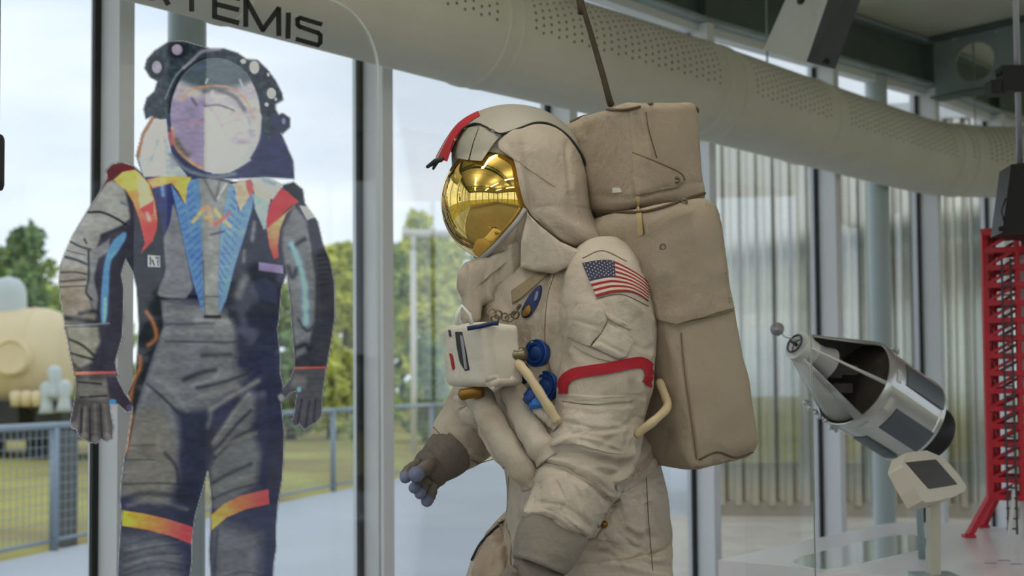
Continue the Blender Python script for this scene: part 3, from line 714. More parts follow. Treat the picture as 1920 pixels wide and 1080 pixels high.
# --- body shading: grey where the key light falls, navy elsewhere
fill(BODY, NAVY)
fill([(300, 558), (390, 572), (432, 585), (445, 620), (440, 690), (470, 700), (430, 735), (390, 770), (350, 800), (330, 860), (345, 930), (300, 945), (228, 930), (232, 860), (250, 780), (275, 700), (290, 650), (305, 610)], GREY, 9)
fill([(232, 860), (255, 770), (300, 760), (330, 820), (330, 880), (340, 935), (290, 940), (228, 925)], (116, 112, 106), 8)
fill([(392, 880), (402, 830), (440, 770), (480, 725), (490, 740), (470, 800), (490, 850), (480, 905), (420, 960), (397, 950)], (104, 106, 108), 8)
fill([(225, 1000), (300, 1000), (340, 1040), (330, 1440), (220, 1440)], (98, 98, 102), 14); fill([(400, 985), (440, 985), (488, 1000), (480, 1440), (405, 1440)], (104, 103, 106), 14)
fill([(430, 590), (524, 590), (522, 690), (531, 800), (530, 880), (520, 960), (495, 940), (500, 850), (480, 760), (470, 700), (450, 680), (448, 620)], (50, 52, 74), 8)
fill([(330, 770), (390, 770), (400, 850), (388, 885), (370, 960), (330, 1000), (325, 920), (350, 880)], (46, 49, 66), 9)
for pl, wd, c, al in [([(305, 590), (370, 586)], 8, LITE, .5), ([(305, 625), (420, 620), (432, 616)], 7, LITE, .6), ([(370, 600), (425, 606)], 8, (176, 176, 172), .6), ([(310, 608), (400, 606)], 3, DARK, .45), ([(310, 640), (440, 642)], 2.5, DARK, .55), ([(380, 667), (432, 664)], 5, DARK, .7), ([(345, 712), (380, 698), (403, 694)], 5, DARK, .8),
                      ([(360, 722), (395, 712), (410, 700)], 4, LITE, .6), ([(370, 728), (420, 716), (465, 700)], 4, DARK, .8), ([(375, 742), (410, 732), (445, 725)], 7, (132, 132, 128), .9), ([(395, 768), (430, 745), (465, 725), (484, 714)], 5.5, (142, 140, 130), .9), ([(385, 750), (395, 775), (390, 800)], 5, (120, 120, 118), .7), ([(400, 830), (425, 795), (445, 765), (466, 740)], 5, (140, 138, 126), .8), ([(405, 842), (440, 800), (470, 770)], 3.5, DARK, .8), ([(402, 858), (440, 822), (485, 800)], 4, DARK, .75),
                      ([(405, 850), (430, 830), (480, 812)], 4, (134, 132, 122), .7), ([(400, 905), (430, 888), (470, 870)], 4, DARK, .7), ([(404, 915), (440, 900), (475, 892)], 5, (124, 122, 116), .6), ([(400, 935), (440, 918), (490, 905)], 3, DARK, .6),
                      ([(276, 720), (305, 745), (335, 775)], 3, DARK, .75), ([(285, 705), (320, 730), (350, 768)], 5, LITE, .35), ([(310, 850), (330, 875), (335, 905)], 4, DARK, .7), ([(232, 908), (290, 906), (340, 908)], 2.5, DARK, .6), ([(232, 935), (280, 925), (360, 935)], 6, DARK, .7), ([(240, 948), (290, 938), (350, 955)], 5, (126, 122, 118), .6), ([(238, 862), (290, 862)], 1.6, DARK, .5), ([(240, 836), (290, 834)], 1.6, DARK, .4),
                      ([(300, 560), (360, 556), (385, 560)], 3.5, (20, 22, 30), .9), ([(425, 556), (470, 552), (515, 572)], 4, (22, 24, 36), .9)]: stroke(pl, wd, c, al*.85)
for k in range(26):                          # small crinkles on the lower legs
    y0 = 1010+k*9+random.uniform(-3, 3); x0, x1 = random.choice([(228, 350), (400, 510)]); stroke([(x0+5, y0+14), ((x0+x1)/2, y0+random.uniform(-4, 4)), (x1-10, y0+random.uniform(-6, 10))], random.uniform(1.8, 3.5), random.choice([DARK, (134, 130, 126), (50, 52, 60)]), .34)
# left side of the pack, dark with brown straps
fill([(236, 484), (262, 474), (290, 470), (310, 500), (300, 556), (306, 612), (290, 655), (275, 700), (256, 760), (240, 840), (232, 870), (250, 765), (240, 737), (254, 704), (258, 665), (261, 609), (257, 540), (250, 510)], (30, 34, 44), 2.5)
for pl in ([(275, 585), (287, 605), (293, 632), (278, 648)], [(262, 668), (262, 690), (252, 712), (246, 738), (244, 752)], [(247, 780), (241, 810), (237, 845)]): stroke(pl, 4.6, (156, 98, 66), .95)
# chest
fill([(236, 484), (240, 430), (262, 405), (290, 375), (318, 420), (310, 470), (300, 556), (257, 556)], (40, 44, 54), 2)
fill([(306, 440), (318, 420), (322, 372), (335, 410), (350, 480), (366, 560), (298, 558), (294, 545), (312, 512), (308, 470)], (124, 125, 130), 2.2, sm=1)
fill([(286, 352), (322, 340), (326, 372), (318, 420), (308, 442), (298, 400)], (44, 50, 98), 1.8); stroke([(304, 348), (306, 366)], 4, (126, 168, 216), .8)
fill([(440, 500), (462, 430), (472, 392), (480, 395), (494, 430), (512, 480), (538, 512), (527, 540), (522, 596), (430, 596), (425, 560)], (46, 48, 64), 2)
for pl, wd, c in (([(477, 418), (473, 450)], 4.5, (132, 132, 140)), ([(458, 470), (457, 490)], 4, (120, 120, 128)), ([(460, 522), (446, 552)], 9, (128, 128, 130))): stroke(pl, wd, c, .85)
fill([(470, 525), (500, 522), (520, 540), (518, 570), (480, 556), (465, 548)], (58, 62, 84), 3)
BL = (98, 136, 190)
fill([(320, 344), (346, 383), (353, 338), (374, 334), (377, 376), (381, 491), (385, 588), (378, 580), (362, 530), (350, 480), (335, 410)], BL, 1.5)
fill([(428, 343), (444, 350), (447, 396), (466, 372), (476, 360), (473, 390), (462, 430), (440, 500), (425, 560), (411, 590), (408, 548), (413, 428)], (116, 152, 200), 1.5)
for y in range(350, 575, 13):
    t = (y-345)/235; xa = 322+t*56; stroke([(xa+3, y+4), (xa+13-5*t, y-3)], 2.0, (50, 84, 146), .5); stroke([(xa+26-18*t, y+6), (xa+38-24*t, y-2)], 2.0, (52, 88, 150), .6)
    xb = 474-t*62; stroke([(xb-4, y+2), (xb-13+4*t, y-5)], 1.8, (66, 106, 166), .6); stroke([(xb-24+14*t, y+4), (xb-34+20*t, y-5)], 1.8, (60, 90, 140), .6)
fill([(372, 330), (430, 342), (413, 428), (409, 548), (411, 592), (383, 592), (380, 491), (376, 376)], (142, 143, 140), 1.8)
for pl, wd, c, al in (([(384, 338), (402, 372)], 3, (90, 92, 96), .7), ([(412, 342), (404, 376)], 3, (84, 86, 92), .7), ([(424, 345), (408, 372)], 2.2, (214, 214, 214), .7), ([(381, 490), (384, 590)], 1.6, (96, 98, 96), .7), ([(386, 556), (408, 556)], 1.5, (90, 92, 96), .8), ([(395, 430), (398, 530)], 5, (160, 160, 150), .5), ([(385, 594), (412, 594)], 3, (18, 20, 28), .9)): stroke(pl, wd, c, al)
# AX monogram
for pl, c in (([(362, 416), (372, 404), (380, 392)], (226, 180, 84)), ([(380, 392), (392, 390), (396, 420)], (230, 150, 110)), ([(386, 408), (396, 408)], (228, 168, 100)), ([(404, 394), (414, 408), (431, 424)], (230, 190, 110)), ([(430, 400), (418, 410), (404, 420)], (224, 98, 84))): stroke(pl, 3.4, c, .9)
stroke([(396, 440), (420, 434)], 2.5, (60, 62, 84), .8)
# collar flashes
fill([(276, 337), (303, 330), (324, 313), (342, 320), (360, 332), (352, 345), (347, 383), (335, 360), (322, 343), (300, 349), (286, 353)], (232, 182, 84), 1.4, col2=(232, 150, 100), axis2=((340, 320), (285, 352)))
fill([(434, 346), (464, 336), (477, 350), (470, 366), (450, 396), (443, 372), (441, 352)], (232, 184, 152), 1.4); fill([(460, 336), (470, 338), (478, 352), (468, 368), (462, 352)], (222, 98, 98), 1.6)
fill([(470, 336), (500, 330), (551, 334), (545, 345), (528, 352), (511, 374), (478, 352)], (206, 220, 228), 2); fill([(474, 350), (508, 364), (505, 384), (478, 366)], (240, 206, 158), 2)
fill([(474, 364), (505, 376), (500, 428), (494, 430), (478, 392)], (166, 190, 216), 1.8); stroke([(492, 336), (515, 344)], 5, (120, 140, 148), .6)
# emblem and name strip
fill([(277, 478), (300, 480), (300, 501), (277, 500)], (206, 208, 208), 1); 
for pl in ([(282, 483), (282, 496)], [(286, 488), (289, 497)], [(292, 483), (297, 484)], [(296, 488), (296, 498)]): stroke(pl, 1.8, (50, 54, 66), .9)
fill([(485, 491), (531, 498), (531, 513), (485, 507)], (150, 132, 172), 1.2); fill([(532, 500), (542, 502), (542, 514), (532, 512)], (24, 26, 34), 1.2)
# --- arms
fill(ARM_L, (60, 60, 72), 1.2)
fill([(205, 335), (185, 365), (165, 395), (150, 420), (128, 452), (113, 500), (111, 530), (114, 560), (121, 605), (180, 606), (166, 560), (168, 500), (190, 440), (225, 425), (250, 405), (240, 350)], (150, 149, 143), 2.5)
fill([(111, 500), (160, 505), (166, 560), (180, 590), (175, 605), (120, 605), (113, 560)], (146, 134, 118), 6)
fill([(124, 612), (184, 612), (188, 640), (178, 662), (172, 680), (142, 692), (132, 665)], (146, 142, 126), 4)
fill([(172, 470), (205, 448), (206, 470), (185, 485), (176, 520), (184, 560), (180, 592), (168, 560), (164, 510)], (132, 132, 132), 2.5)
fill([(234, 350), (262, 400), (270, 440), (262, 472), (236, 484), (226, 515), (231, 545), (229, 632), (216, 680), (219, 700), (185, 700), (190, 640), (206, 600), (205, 520), (215, 460), (246, 418)], (46, 46, 58), 3)
for pl, wd, c, al in [([(165, 398), (190, 398), (215, 408), (236, 421)], 2.2, (22, 24, 30), .95), ([(192, 442), (212, 434), (228, 428)], 4.5, (40, 44, 50), .9), ([(130, 452), (150, 462), (170, 468)], 2, (40, 42, 46), .9), ([(123, 482), (145, 488), (163, 496)], 2.6, (34, 36, 42), .95), ([(113, 511), (140, 510), (162, 514)], 1.8, (40, 42, 46), .9), ([(114, 528), (160, 524)], 2.2, (60, 58, 56), .9), ([(112, 538), (162, 536)], 1.5, (50, 50, 50), .8), ([(166, 470), (166, 520), (162, 548), (172, 562)], 2.2, (30, 32, 38), .95), ([(122, 596), (150, 600), (185, 606)], 6, (44, 44, 50), .95), ([(150, 588), (180, 584), (192, 600)], 5, (50, 50, 56), .9), ([(122, 610), (160, 609), (204, 606)], 2, (180, 180, 176), .6), ([(130, 636), (155, 648), (180, 670)], 2.6, (50, 48, 50), .9), ([(132, 662), (160, 670), (176, 674)], 2.4, (44, 44, 48), .9), ([(140, 684), (150, 694), (170, 688)], 3, (74, 62, 60), .8), ([(158, 448), (162, 456)], 2, (40, 40, 46), .9), ([(228, 380), (240, 385)], 3, (90, 100, 116), .8), ([(126, 470), (160, 478)], 1.5, (80, 80, 78), .8), ([(120, 500), (160, 500)], 5, (172, 168, 156), .5)]: stroke(pl, wd, c, al)
fill([(214, 448), (236, 432), (238, 444), (220, 474), (206, 490), (204, 540), (200, 606), (188, 606), (190, 540), (196, 490), (204, 466)], (96, 146, 206), 2, sm=1); stroke([(197, 560), (196, 602)], 3, (150, 196, 236), .7)
fill([(141, 697), (217, 696), (219, 709), (141, 711)], (232, 140, 98), 1.2, col2=(224, 84, 84), axis2=((141, 700), (200, 700)))
fill(ARM_R, (58, 58, 70), 1.2)
fill([(552, 386), (575, 415), (580, 450), (592, 520), (590, 600), (576, 660), (555, 670), (548, 600), (542, 540), (530, 470), (530, 430)], (122, 122, 124), 3.5)
for pl, wd, c, al in [([(545, 465), (560, 455), (572, 448)], 4, (36, 38, 48), .9), ([(540, 500), (548, 520), (556, 505)], 5, (40, 42, 50), .85), ([(585, 445), (596, 520), (600, 600)], 4, (70, 68, 78), .6), ([(560, 600), (575, 620), (590, 610)], 3, (64, 64, 72), .8), ([(556, 652), (572, 646), (580, 655)], 5, (44, 46, 54), .9), ([(556, 680), (580, 672)], 4, (54, 54, 62), .8), ([(576, 440), (582, 470)], 3, (150, 150, 152), .6)]: stroke(pl, wd, c, al)
for k in range(7): stroke([(594+k, 480+k*9), (612+k, 478+k*9)], 1.5, (34, 36, 48), .6)
stroke([(546, 458), (560, 490), (570, 530), (573, 575), (574, 606)], 6, (156, 204, 238), .9)
fill([(562, 386), (580, 388), (590, 406), (576, 412)], (226, 226, 232), 2); stroke([(580, 392), (588, 404)], 3, (236, 190, 190), .9)
fill([(552, 688), (611, 687), (610, 699), (552, 699)], (230, 120, 90), 1.2, col2=(226, 84, 84), axis2=((552, 690), (600, 690)))
# shoulder straps
fill([(212, 337), (230, 322), (252, 317), (262, 325), (280, 345), (290, 377), (295, 407), (294, 430), (286, 452), (264, 475), (272, 455), (261, 410), (250, 380), (235, 355)], (226, 186, 96), 1.5, col2=(218, 66, 66), axis2=((245, 345), (275, 430)))
fill([(258, 330), (270, 336), (288, 376), (292, 410), (282, 384), (262, 392)], (238, 210, 160), 3, .7); fill([(262, 392), (288, 376), (288, 400), (275, 408)], (206, 62, 66), 2); stroke([(276, 400), (280, 412)], 4, (244, 190, 170), .7)
fill([(196, 344), (200, 320), (210, 309), (227, 305), (250, 312), (255, 318), (230, 322), (212, 337)], (92, 34, 40), 1.5)
fill([(527, 353), (545, 362), (562, 378), (545, 386), (525, 406), (508, 424), (500, 426), (500, 408), (508, 380)], (214, 62, 68), 1.5)
fill([(552, 385), (536, 402), (525, 430), (521, 460), (522, 482), (514, 486), (506, 464), (500, 428), (516, 416)], (236, 184, 124), 1.6, col2=(222, 70, 60), axis2=((530, 420), (512, 480)))
fill([(529, 347), (550, 342), (567, 356), (571, 385), (560, 378), (542, 362)], (42, 46, 52), 1.5)
# gloves
fill(HAND_L, (78, 74, 74), 1.2); fill([(145, 712), (200, 712), (204, 740), (200, 752), (146, 745)], (112, 108, 102), 4); fill([(200, 706), (220, 708), (248, 760), (240, 772), (220, 756), (206, 745)], (52, 46, 60), 2.5)
for pl, wd, c in (([(150, 760), (144, 800)], 3, (104, 98, 94)), ([(160, 765), (157, 815)], 4, (122, 114, 106)), ([(178, 760), (180, 824)], 4, (116, 110, 104)), ([(196, 760), (202, 820)], 4, (110, 104, 98))): stroke(pl, wd, c, .8)
for pl in ([(153, 765), (152, 812)], [(168, 765), (169, 824)], [(188, 760), (191, 820)], [(146, 716), (190, 720)], [(150, 745), (200, 742)]): stroke(pl, 1.8, (36, 34, 38), .85)
ell(211, 753, 7, 5, (70, 130, 196)); ell(243, 764, 6, 6, (96, 80, 110), .7)
for x, y in ((158, 817), (179, 823), (202, 819), (140, 798)): ell(x, y, 7, 7, (128, 120, 116), .7, .6)
fill(HAND_R, (84, 82, 88), 1.2); fill([(552, 702), (575, 705), (572, 730), (545, 725)], (116, 112, 110), 4); ell(561, 730, 4, 5, (120, 176, 220)); ell(527, 745, 6, 6, (186, 184, 172), .7, .6)
for pl in ([(566, 750), (558, 795)], [(580, 752), (573, 800)], [(592, 750), (588, 790)]): stroke(pl, 2, (48, 46, 54), .8)
# knee bands
fill([(230, 957), (270, 963), (310, 972), (361, 988), (359, 1020), (320, 1005), (275, 993), (229, 986)], (222, 182, 60), 1.3, col2=(224, 80, 86), axis2=((232, 970), (345, 995)))
fill([(396, 966), (420, 945), (450, 930), (503, 917), (505, 945), (460, 955), (425, 970), (397, 994)], (230, 170, 80), 1.3, col2=(224, 84, 86), axis2=((405, 970), (490, 930)))
stroke([(408, 995), (404, 1040), (402, 1080)], 2.5, (60, 62, 70), .8)
# --- hood
fill(HOOD, (52, 56, 88), 1.4)
fill([(288, 222), (312, 222), (314, 245), (322, 290), (350, 330), (305, 330), (270, 332), (258, 294), (268, 252)], (198, 204, 208), 1.6); fill([(304, 240), (325, 300), (352, 332), (310, 326)], (166, 172, 178), 2.5)
stroke([(286, 222), (268, 254), (259, 292)], 4, (160, 106, 66), .95); stroke([(296, 262), (284, 300)], 4, (156, 164, 172), .7)
fill([(270, 205), (278, 184), (292, 176), (290, 215), (275, 222)], (28, 30, 44), 1.4)
stroke([(320, 290), (350, 318), (400, 332), (440, 326)], 4, (112, 120, 126), .9)
# --- lamps and frame
fill(GEAR_L, (44, 54, 62), 1.3)
gm = inside(GX, GY, GEAR_L)
nzv = vnoise(GX, GY, 7, 6, 3); m = np.clip((nzv-.62)*6, 0, 1)*gm*.25; blend(m, (96, 108, 120)); m = np.clip((.34-nzv)*6, 0, 1)*gm*.45; blend(m, (24, 30, 40))
stroke([(345, 128), (362, 112), (380, 96), (412, 92)], 3.4, (150, 138, 156), .9); stroke([(318, 210), (322, 180), (340, 140), (372, 116), (400, 108), (440, 122), (468, 160), (480, 195)], 3, (22, 28, 36), .95); stroke([(310, 185), (330, 142), (366, 108)], 1.6, (150, 156, 164), .7)
for x, y, rx, ry, c in ((294, 126, 15, 20, (26, 32, 42)), (332, 94, 19, 16, (30, 34, 44)), (294, 126, 9, 12, (150, 144, 156)), (332, 93, 10, 10, (150, 136, 156)), (477, 126, 9, 12, (222, 214, 216)), (509, 175, 8, 10, (220, 216, 220)), (456, 115, 5, 4, (226, 228, 230)), (525, 228, 17, 16, (50, 56, 78)), (532, 227, 4, 6, (120, 124, 150)), (300, 212, 10, 9, (40, 50, 58)), (500, 196, 4, 4, (190, 196, 200)), (503, 140, 2.5, 3, (200, 204, 206)), (517, 186, 3, 3, (170, 176, 184))): ell(x, y, rx, ry, c, 1, .2)
# --- visor
VM = np.clip((1-np.hypot((GX-404)/84, (GY-216)/107))/.03+.5, 0, 1)
def vblend(mask, c): blend(mask*VM, c)
vblend(np.ones(GX.shape), (178, 170, 176)); vblend(np.clip((168-GY+((GX-404)/84)**2*-26)/14+.5, 0, 1), (70, 84, 90))
vblend(np.clip((386-GX)/2, 0, 1)*np.clip((GY-176)/14, 0, 1), (150, 138, 166))
br = [(384, 202), (400, 215), (425, 262), (460, 290), (470, 300), (430, 322), (384, 320)]; fill(br, (232, 230, 232), 3); vblend(np.clip((GX-386)/2, 0, 1)*np.clip((GY-268)/12, 0, 1), (236, 234, 236))
fill([(400, 205), (450, 205), (470, 230), (466, 262), (430, 258)], (196, 184, 182), 5)
for pl, wd, c, al in [([(338, 188), (360, 168), (400, 161), (440, 168), (466, 196), (474, 222)], 2.2, (206, 146, 108), .9), ([(383, 172), (405, 168), (440, 182), (458, 205)], 4.5, (90, 84, 90), .8), ([(384, 199), (410, 197), (438, 207)], 2, (86, 84, 88), .8), ([(398, 172), (398, 178)], 4, (232, 220, 200), .8), ([(322, 240), (330, 275), (352, 300), (378, 314)], 3, (206, 150, 100), .8), ([(330, 262), (345, 284), (352, 290)], 5, (92, 92, 74), .8), ([(487, 218), (482, 262), (460, 300), (425, 320), (400, 322)], 4, (240, 236, 230), .95), ([(360, 185), (368, 196)], 3, (84, 82, 96), .8), ([(389, 148), (386, 156)], 2, (210, 216, 216), .8), ([(450, 150), (454, 160)], 2.5, (206, 210, 212), .8), ([(413, 212), (430, 209)], 3, (240, 238, 236), .7), ([(345, 235), (380, 228)], 4, (176, 140, 158), .7), ([(368, 130), (385, 124)], 5, (84, 98, 140), .6), ([(318, 250), (322, 270)], 4, (226, 108, 116), .7), ([(466, 222), (470, 250)], 4, (150, 160, 156), .6), ([(478, 190), (486, 214)], 3, (214, 186, 150), .7)]: stroke(pl, wd, c, al)
ALP = np.where(VM > .5, .90, ALP)
# cloth grain
g = (vnoise(GX, GY, 9, 5, 11)-.5)*.16+(vnoise(GX, GY, 30, 14, 12)-.5)*.16
IMG *= (1+g)[..., None]
IMG *= np.array([.975, .995, 1.04])
# narrow pale cut line round the figure
halo = np.clip(1-np.abs(sdm+1.6)/2.0, 0, 1); IMG = IMG*(1-halo[..., None]*.75)+np.array([214, 214, 206])*halo[..., None]*.75
ALP = ALP*np.clip((sdm+3.2)/1.6, 0, 1)*np.where(sdm < 0, .8, 1)
# grid cells inside the outline -> mesh with a colour attribute
ny, nx = GX.shape; use = sdm > -6.5; ids = -np.ones(GX.shape, int); ids[use] = np.arange(use.sum())
q = use[:-1, :-1] & use[1:, :-1] & use[:-1, 1:] & use[1:, 1:]; yy, xx = np.nonzero(q)
fc = np.stack([ids[yy, xx], ids[yy, xx+1], ids[yy+1, xx+1], ids[yy+1, xx]], -1)
po = on_panel(GX[use], GY[use], .0012)
me = bpy.data.meshes.new('printed_figure'); o_ = np.array(ORG[pan.name])
me.from_pydata((po-o_).tolist(), [], fc.tolist()); me.update()
ca = me.color_attributes.new('ink', 'FLOAT_COLOR', 'POINT'); cc = np.clip(IMG[use], 0, 255)/255; ccl = np.where(cc <= .04045, cc/12.92, ((cc+.055)/1.055)**2.4)
ca.data.foreach_set('color', np.concatenate([ccl, ALP[use][:, None]], 1).astype(np.float32).ravel())
INK_GAIN = 2.0
pmn = bpy.data.materials.new('printed_ink'); pmn.use_nodes = True; t = pmn.node_tree; t.nodes.clear()
at = t.nodes.new('ShaderNodeAttribute'); at.attribute_name = 'ink'
gn = t.nodes.new('ShaderNodeVectorMath'); gn.operation = 'SCALE'; gn.inputs['Scale'].default_value = INK_GAIN
df = t.nodes.new('ShaderNodeBsdfDiffuse'); tl = t.nodes.new('ShaderNodeBsdfTranslucent'); tr = t.nodes.new('ShaderNodeBsdfTransparent')
m1 = t.nodes.new('ShaderNodeMixShader'); m1.inputs[0].default_value = .3; m2 = t.nodes.new('ShaderNodeMixShader'); oo = t.nodes.new('ShaderNodeOutputMaterial')
t.links.new(at.outputs['Color'], gn.inputs[0])
mn = t.nodes.new('ShaderNodeVectorMath'); mn.operation = 'MINIMUM'; mn.inputs[1].default_value = (.92, .92, .92); t.links.new(gn.outputs[0], mn.inputs[0])
t.links.new(mn.outputs[0], df.inputs[0]); t.links.new(mn.outputs[0], tl.inputs[0]); t.links.new(df.outputs[0], m1.inputs[1]); t.links.new(tl.outputs[0], m1.inputs[2])
t.links.new(at.outputs['Alpha'], m2.inputs[0]); t.links.new(tr.outputs[0], m2.inputs[1]); t.links.new(m1.outputs[0], m2.inputs[2]); t.links.new(m2.outputs[0], oo.inputs[0])
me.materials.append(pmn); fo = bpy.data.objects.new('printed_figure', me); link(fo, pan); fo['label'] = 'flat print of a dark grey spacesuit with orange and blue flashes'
# ================================================================== WHITE SPACESUIT ON ITS PLINTH
cloth = mat('suit_canvas', (200, 191, 178), .85, 0, .06, 5, .35, 60, stain=(178, 166, 150), wrinkle=.4)
cloth_d = mat('suit_canvas_soiled', (196, 182, 162), .88, 0, .1, 7, .4, 60, stain=(160, 140, 118), wrinkle=.6)
packm = mat('backpack_canvas', (178, 165, 147), .85, 0, .05, 4, .3, 60, stain=(160, 146, 128), wrinkle=.3)
capm = mat('helmet_shell_paint', (166, 163, 150), .5, 0, .06, 6); redm = mat('red_band', (176, 30, 46), .8, 0, .12, 20, .2, 60)
gold = mat('gold_visor', (1.0, .70, .20), .03, 1.0); rimm = mat('visor_rim', (176, 176, 182), .4, .3)
glove = mat('glove_grey', (120, 112, 104), .75, 0, .25, 14, .5, 60); cuffm = mat('gauntlet_grey', (140, 132, 122), .7, 0, .15, 10, .4, 60); tipm = mat('blue_rubber_tip', (118, 126, 158), .6, 0, .12, 20)
piping = mat('dark_binding', (98, 80, 60), .8); thread = mat('seam_thread', (128, 108, 84), .9); metal = mat('clip_metal', (128, 118, 98), .35, .8); brass = mat('brass_fitting', (150, 112, 50), .35, .7)
bluem = mat('blue_anodised', (28, 70, 142), .4, .25); navym = mat('navy_fitting', (28, 46, 92), .4, .3); hose_m = mat('beige_hose', (206, 188, 152), .6); strapm = mat('yellowed_strap', (190, 168, 124), .85)
soil(cloth, (150, 128, 104), 7, .54, .74, .6); soil(cloth_d, (120, 96, 74), 9, .5, .68, .7); soil(packm, (136, 114, 84), 4, .54, .75, .55)
suit_base = P(1095., 1360., 3.0); PLZ = .36
suit = thing('white_spacesuit', 'off-white lunar spacesuit with gold visor and tall backpack leaning forward', 'spacesuit', (suit_base[0], 3.02, PLZ))
th_ = math.radians(27); lean = math.radians(11)
fv = np.array([-math.cos(th_), -math.sin(th_), 0.]); lv = np.array([math.sin(th_), -math.cos(th_), 0.]); zv = np.array([0, 0, 1.])
# ---- body: torso, sleeves and trousers as one skin
def Yz(z): return 720-(z-1.6)*S
torso = loft([(1042, 440, 3.02, 45, .08), (1046, 475, 3.02, 95, .14), (1048, 520, 3.02, 142, .19), (1046, 570, 3.02, 158, .212), (1046, 640, 3.02, 160, .215), (1058, 720, 3.02, 158, .21), (1078, 800, 3.02, 152, .205), (1094, 880, 3.02, 147, .20), (1100, 960, 3.02, 154, .20), (1100, 1040, 3.03, 156, .20), (1098, 1120, 3.03, 140, .18)], 56, 40)
arm_n = loft([(1110, 500, 2.90, 50, .07), (1130, 520, 2.85, 82, .10), (1138, 570, 2.82, 92, .112), (1140, 640, 2.81, 90, .112), (1138, 700, 2.80, 87, .11), (1124, 780, 2.79, 84, .108), (1110, 845, 2.77, 90, .11), (1085, 895, 2.75, 86, .102), (1056, 950, 2.72, 72, .088), (1034, 1000, 2.70, 60, .075)], 44, 40)
arm_f = loft([(985, 560, 3.2, 70, .09), (950, 660, 3.22, 72, .09), (918, 740, 3.2, 70, .09), (886, 790, 3.17, 66, .085), (858, 828, 3.12, 56, .075), (842, 848, 3.1, 45, .06)], 36, 24)
leg_n = loft([(1140, 1040, 2.92, 118, .125), (1150, 1120, 2.92, 112, .125), (1160, 1260, 2.93, 98, .115), (1170, 1400, 2.95, 86, .10), (1178, 1520, 2.96, 80, .095), (1182, 1600, 2.97, 72, .09), (1180, 1680, 2.97, 70, .09)], 40, 30)
leg_f = loft([(1050, 1010, 3.10, 110, .12), (994, 1075, 3.10, 112, .12), (962, 1160, 3.14, 100, .115), (935, 1290, 3.14, 90, .105), (930, 1420, 3.15, 84, .10), (940, 1540, 3.16, 78, .095), (948, 1640, 3.16, 70, .09)], 40, 30)
bv, bf = remesh([torso, arm_n, arm_f, leg_n, leg_f], .0048, 5)
STK = [  # grooves and ridges of the cloth: (line, half width px, depth m)
    ([(1030, 500), (1018, 560), (1014, 640), (1030, 720)], 6, .008), ([(1040, 505), (1028, 560), (1024, 640)], 6, -.005), ([(1052, 520), (1046, 600), (1052, 680)], 9, .003),
    ([(1052, 745), (1100, 752), (1150, 748), (1205, 742)], 4, .003), ([(1060, 760), (1130, 768), (1190, 764)], 5, -.003), ([(1186, 720), (1188, 780), (1175, 835)], 5, .007), ([(1200, 715), (1206, 770), (1190, 820)], 7, -.006), ([(1216, 720), (1220, 790), (1195, 850), (1150, 890)], 7, .008), ([(1232, 760), (1226, 820), (1190, 872), (1158, 896)], 8, -.008),
    ([(1035, 835), (1075, 832), (1120, 848), (1175, 855), (1195, 848)], 8, -.010), ([(1040, 850), (1090, 852), (1140, 866), (1180, 868)], 6, .010), ([(1022, 870), (1060, 882), (1110, 912), (1152, 950)], 5, .012), ([(1018, 862), (1060, 868), (1120, 894), (1160, 930)], 6, -.007),
    ([(1152, 950), (1130, 985)], 5, .010), ([(1150, 935), (1165, 905), (1200, 885)], 5, .010), ([(975, 966), (1030, 974), (1080, 1005), (1108, 1014)], 5, .008), ([(985, 958), (1035, 962), (1085, 990)], 6, -.005), ([(1000, 890), (985, 950)], 6, -.005),
    ([(1160, 900), (1215, 880), (1240, 850)], 9, -.007), ([(1165, 915), (1220, 895), (1244, 870)], 6, .008), ([(1210, 900), (1215, 980), (1222, 1060)], 5, .004), ([(1200, 900), (1203, 1000)], 7, -.003), ([(1150, 960), (1180, 1000), (1250, 1010)], 9, .006), ([(1100, 1035), (1170, 1045), (1255, 1065)], 8, .009), ([(1110, 1050), (1180, 1062), (1250, 1080)], 8, -.007), ([(1090, 1020), (1060, 1060)], 8, .012),
    ([(948, 800), (955, 870), (945, 940)], 6, .006), ([(965, 850), (980, 910), (985, 960)], 7, -.004), ([(940, 965), (950, 1010), (958, 1080)], 5, .012), ([(905, 985), (930, 1000), (925, 1070)], 6, .006), ([(918, 1000), (938, 1040)], 6, -.006),
    ([(835, 800), (868, 842), (900, 868)], 4, .005), ([(820, 815), (860, 862)], 5, -.004), ([(862, 770), (905, 812)], 6, .006), ([(850, 780), (885, 800)], 5, -.004),
    ([(1085, 565), (1120, 575), (1160, 620)], 8, -.004), ([(1170, 560), (1200, 580), (1225, 600)], 7, -.004), ([(1180, 640), (1205, 655), (1226, 650)], 6, .004), ([(1070, 660), (1090, 680)], 8, -.003), ([(940, 560), (965, 600), (980, 650)], 10, .004), ([(1000, 590), (1015, 640)], 7, -.004)]
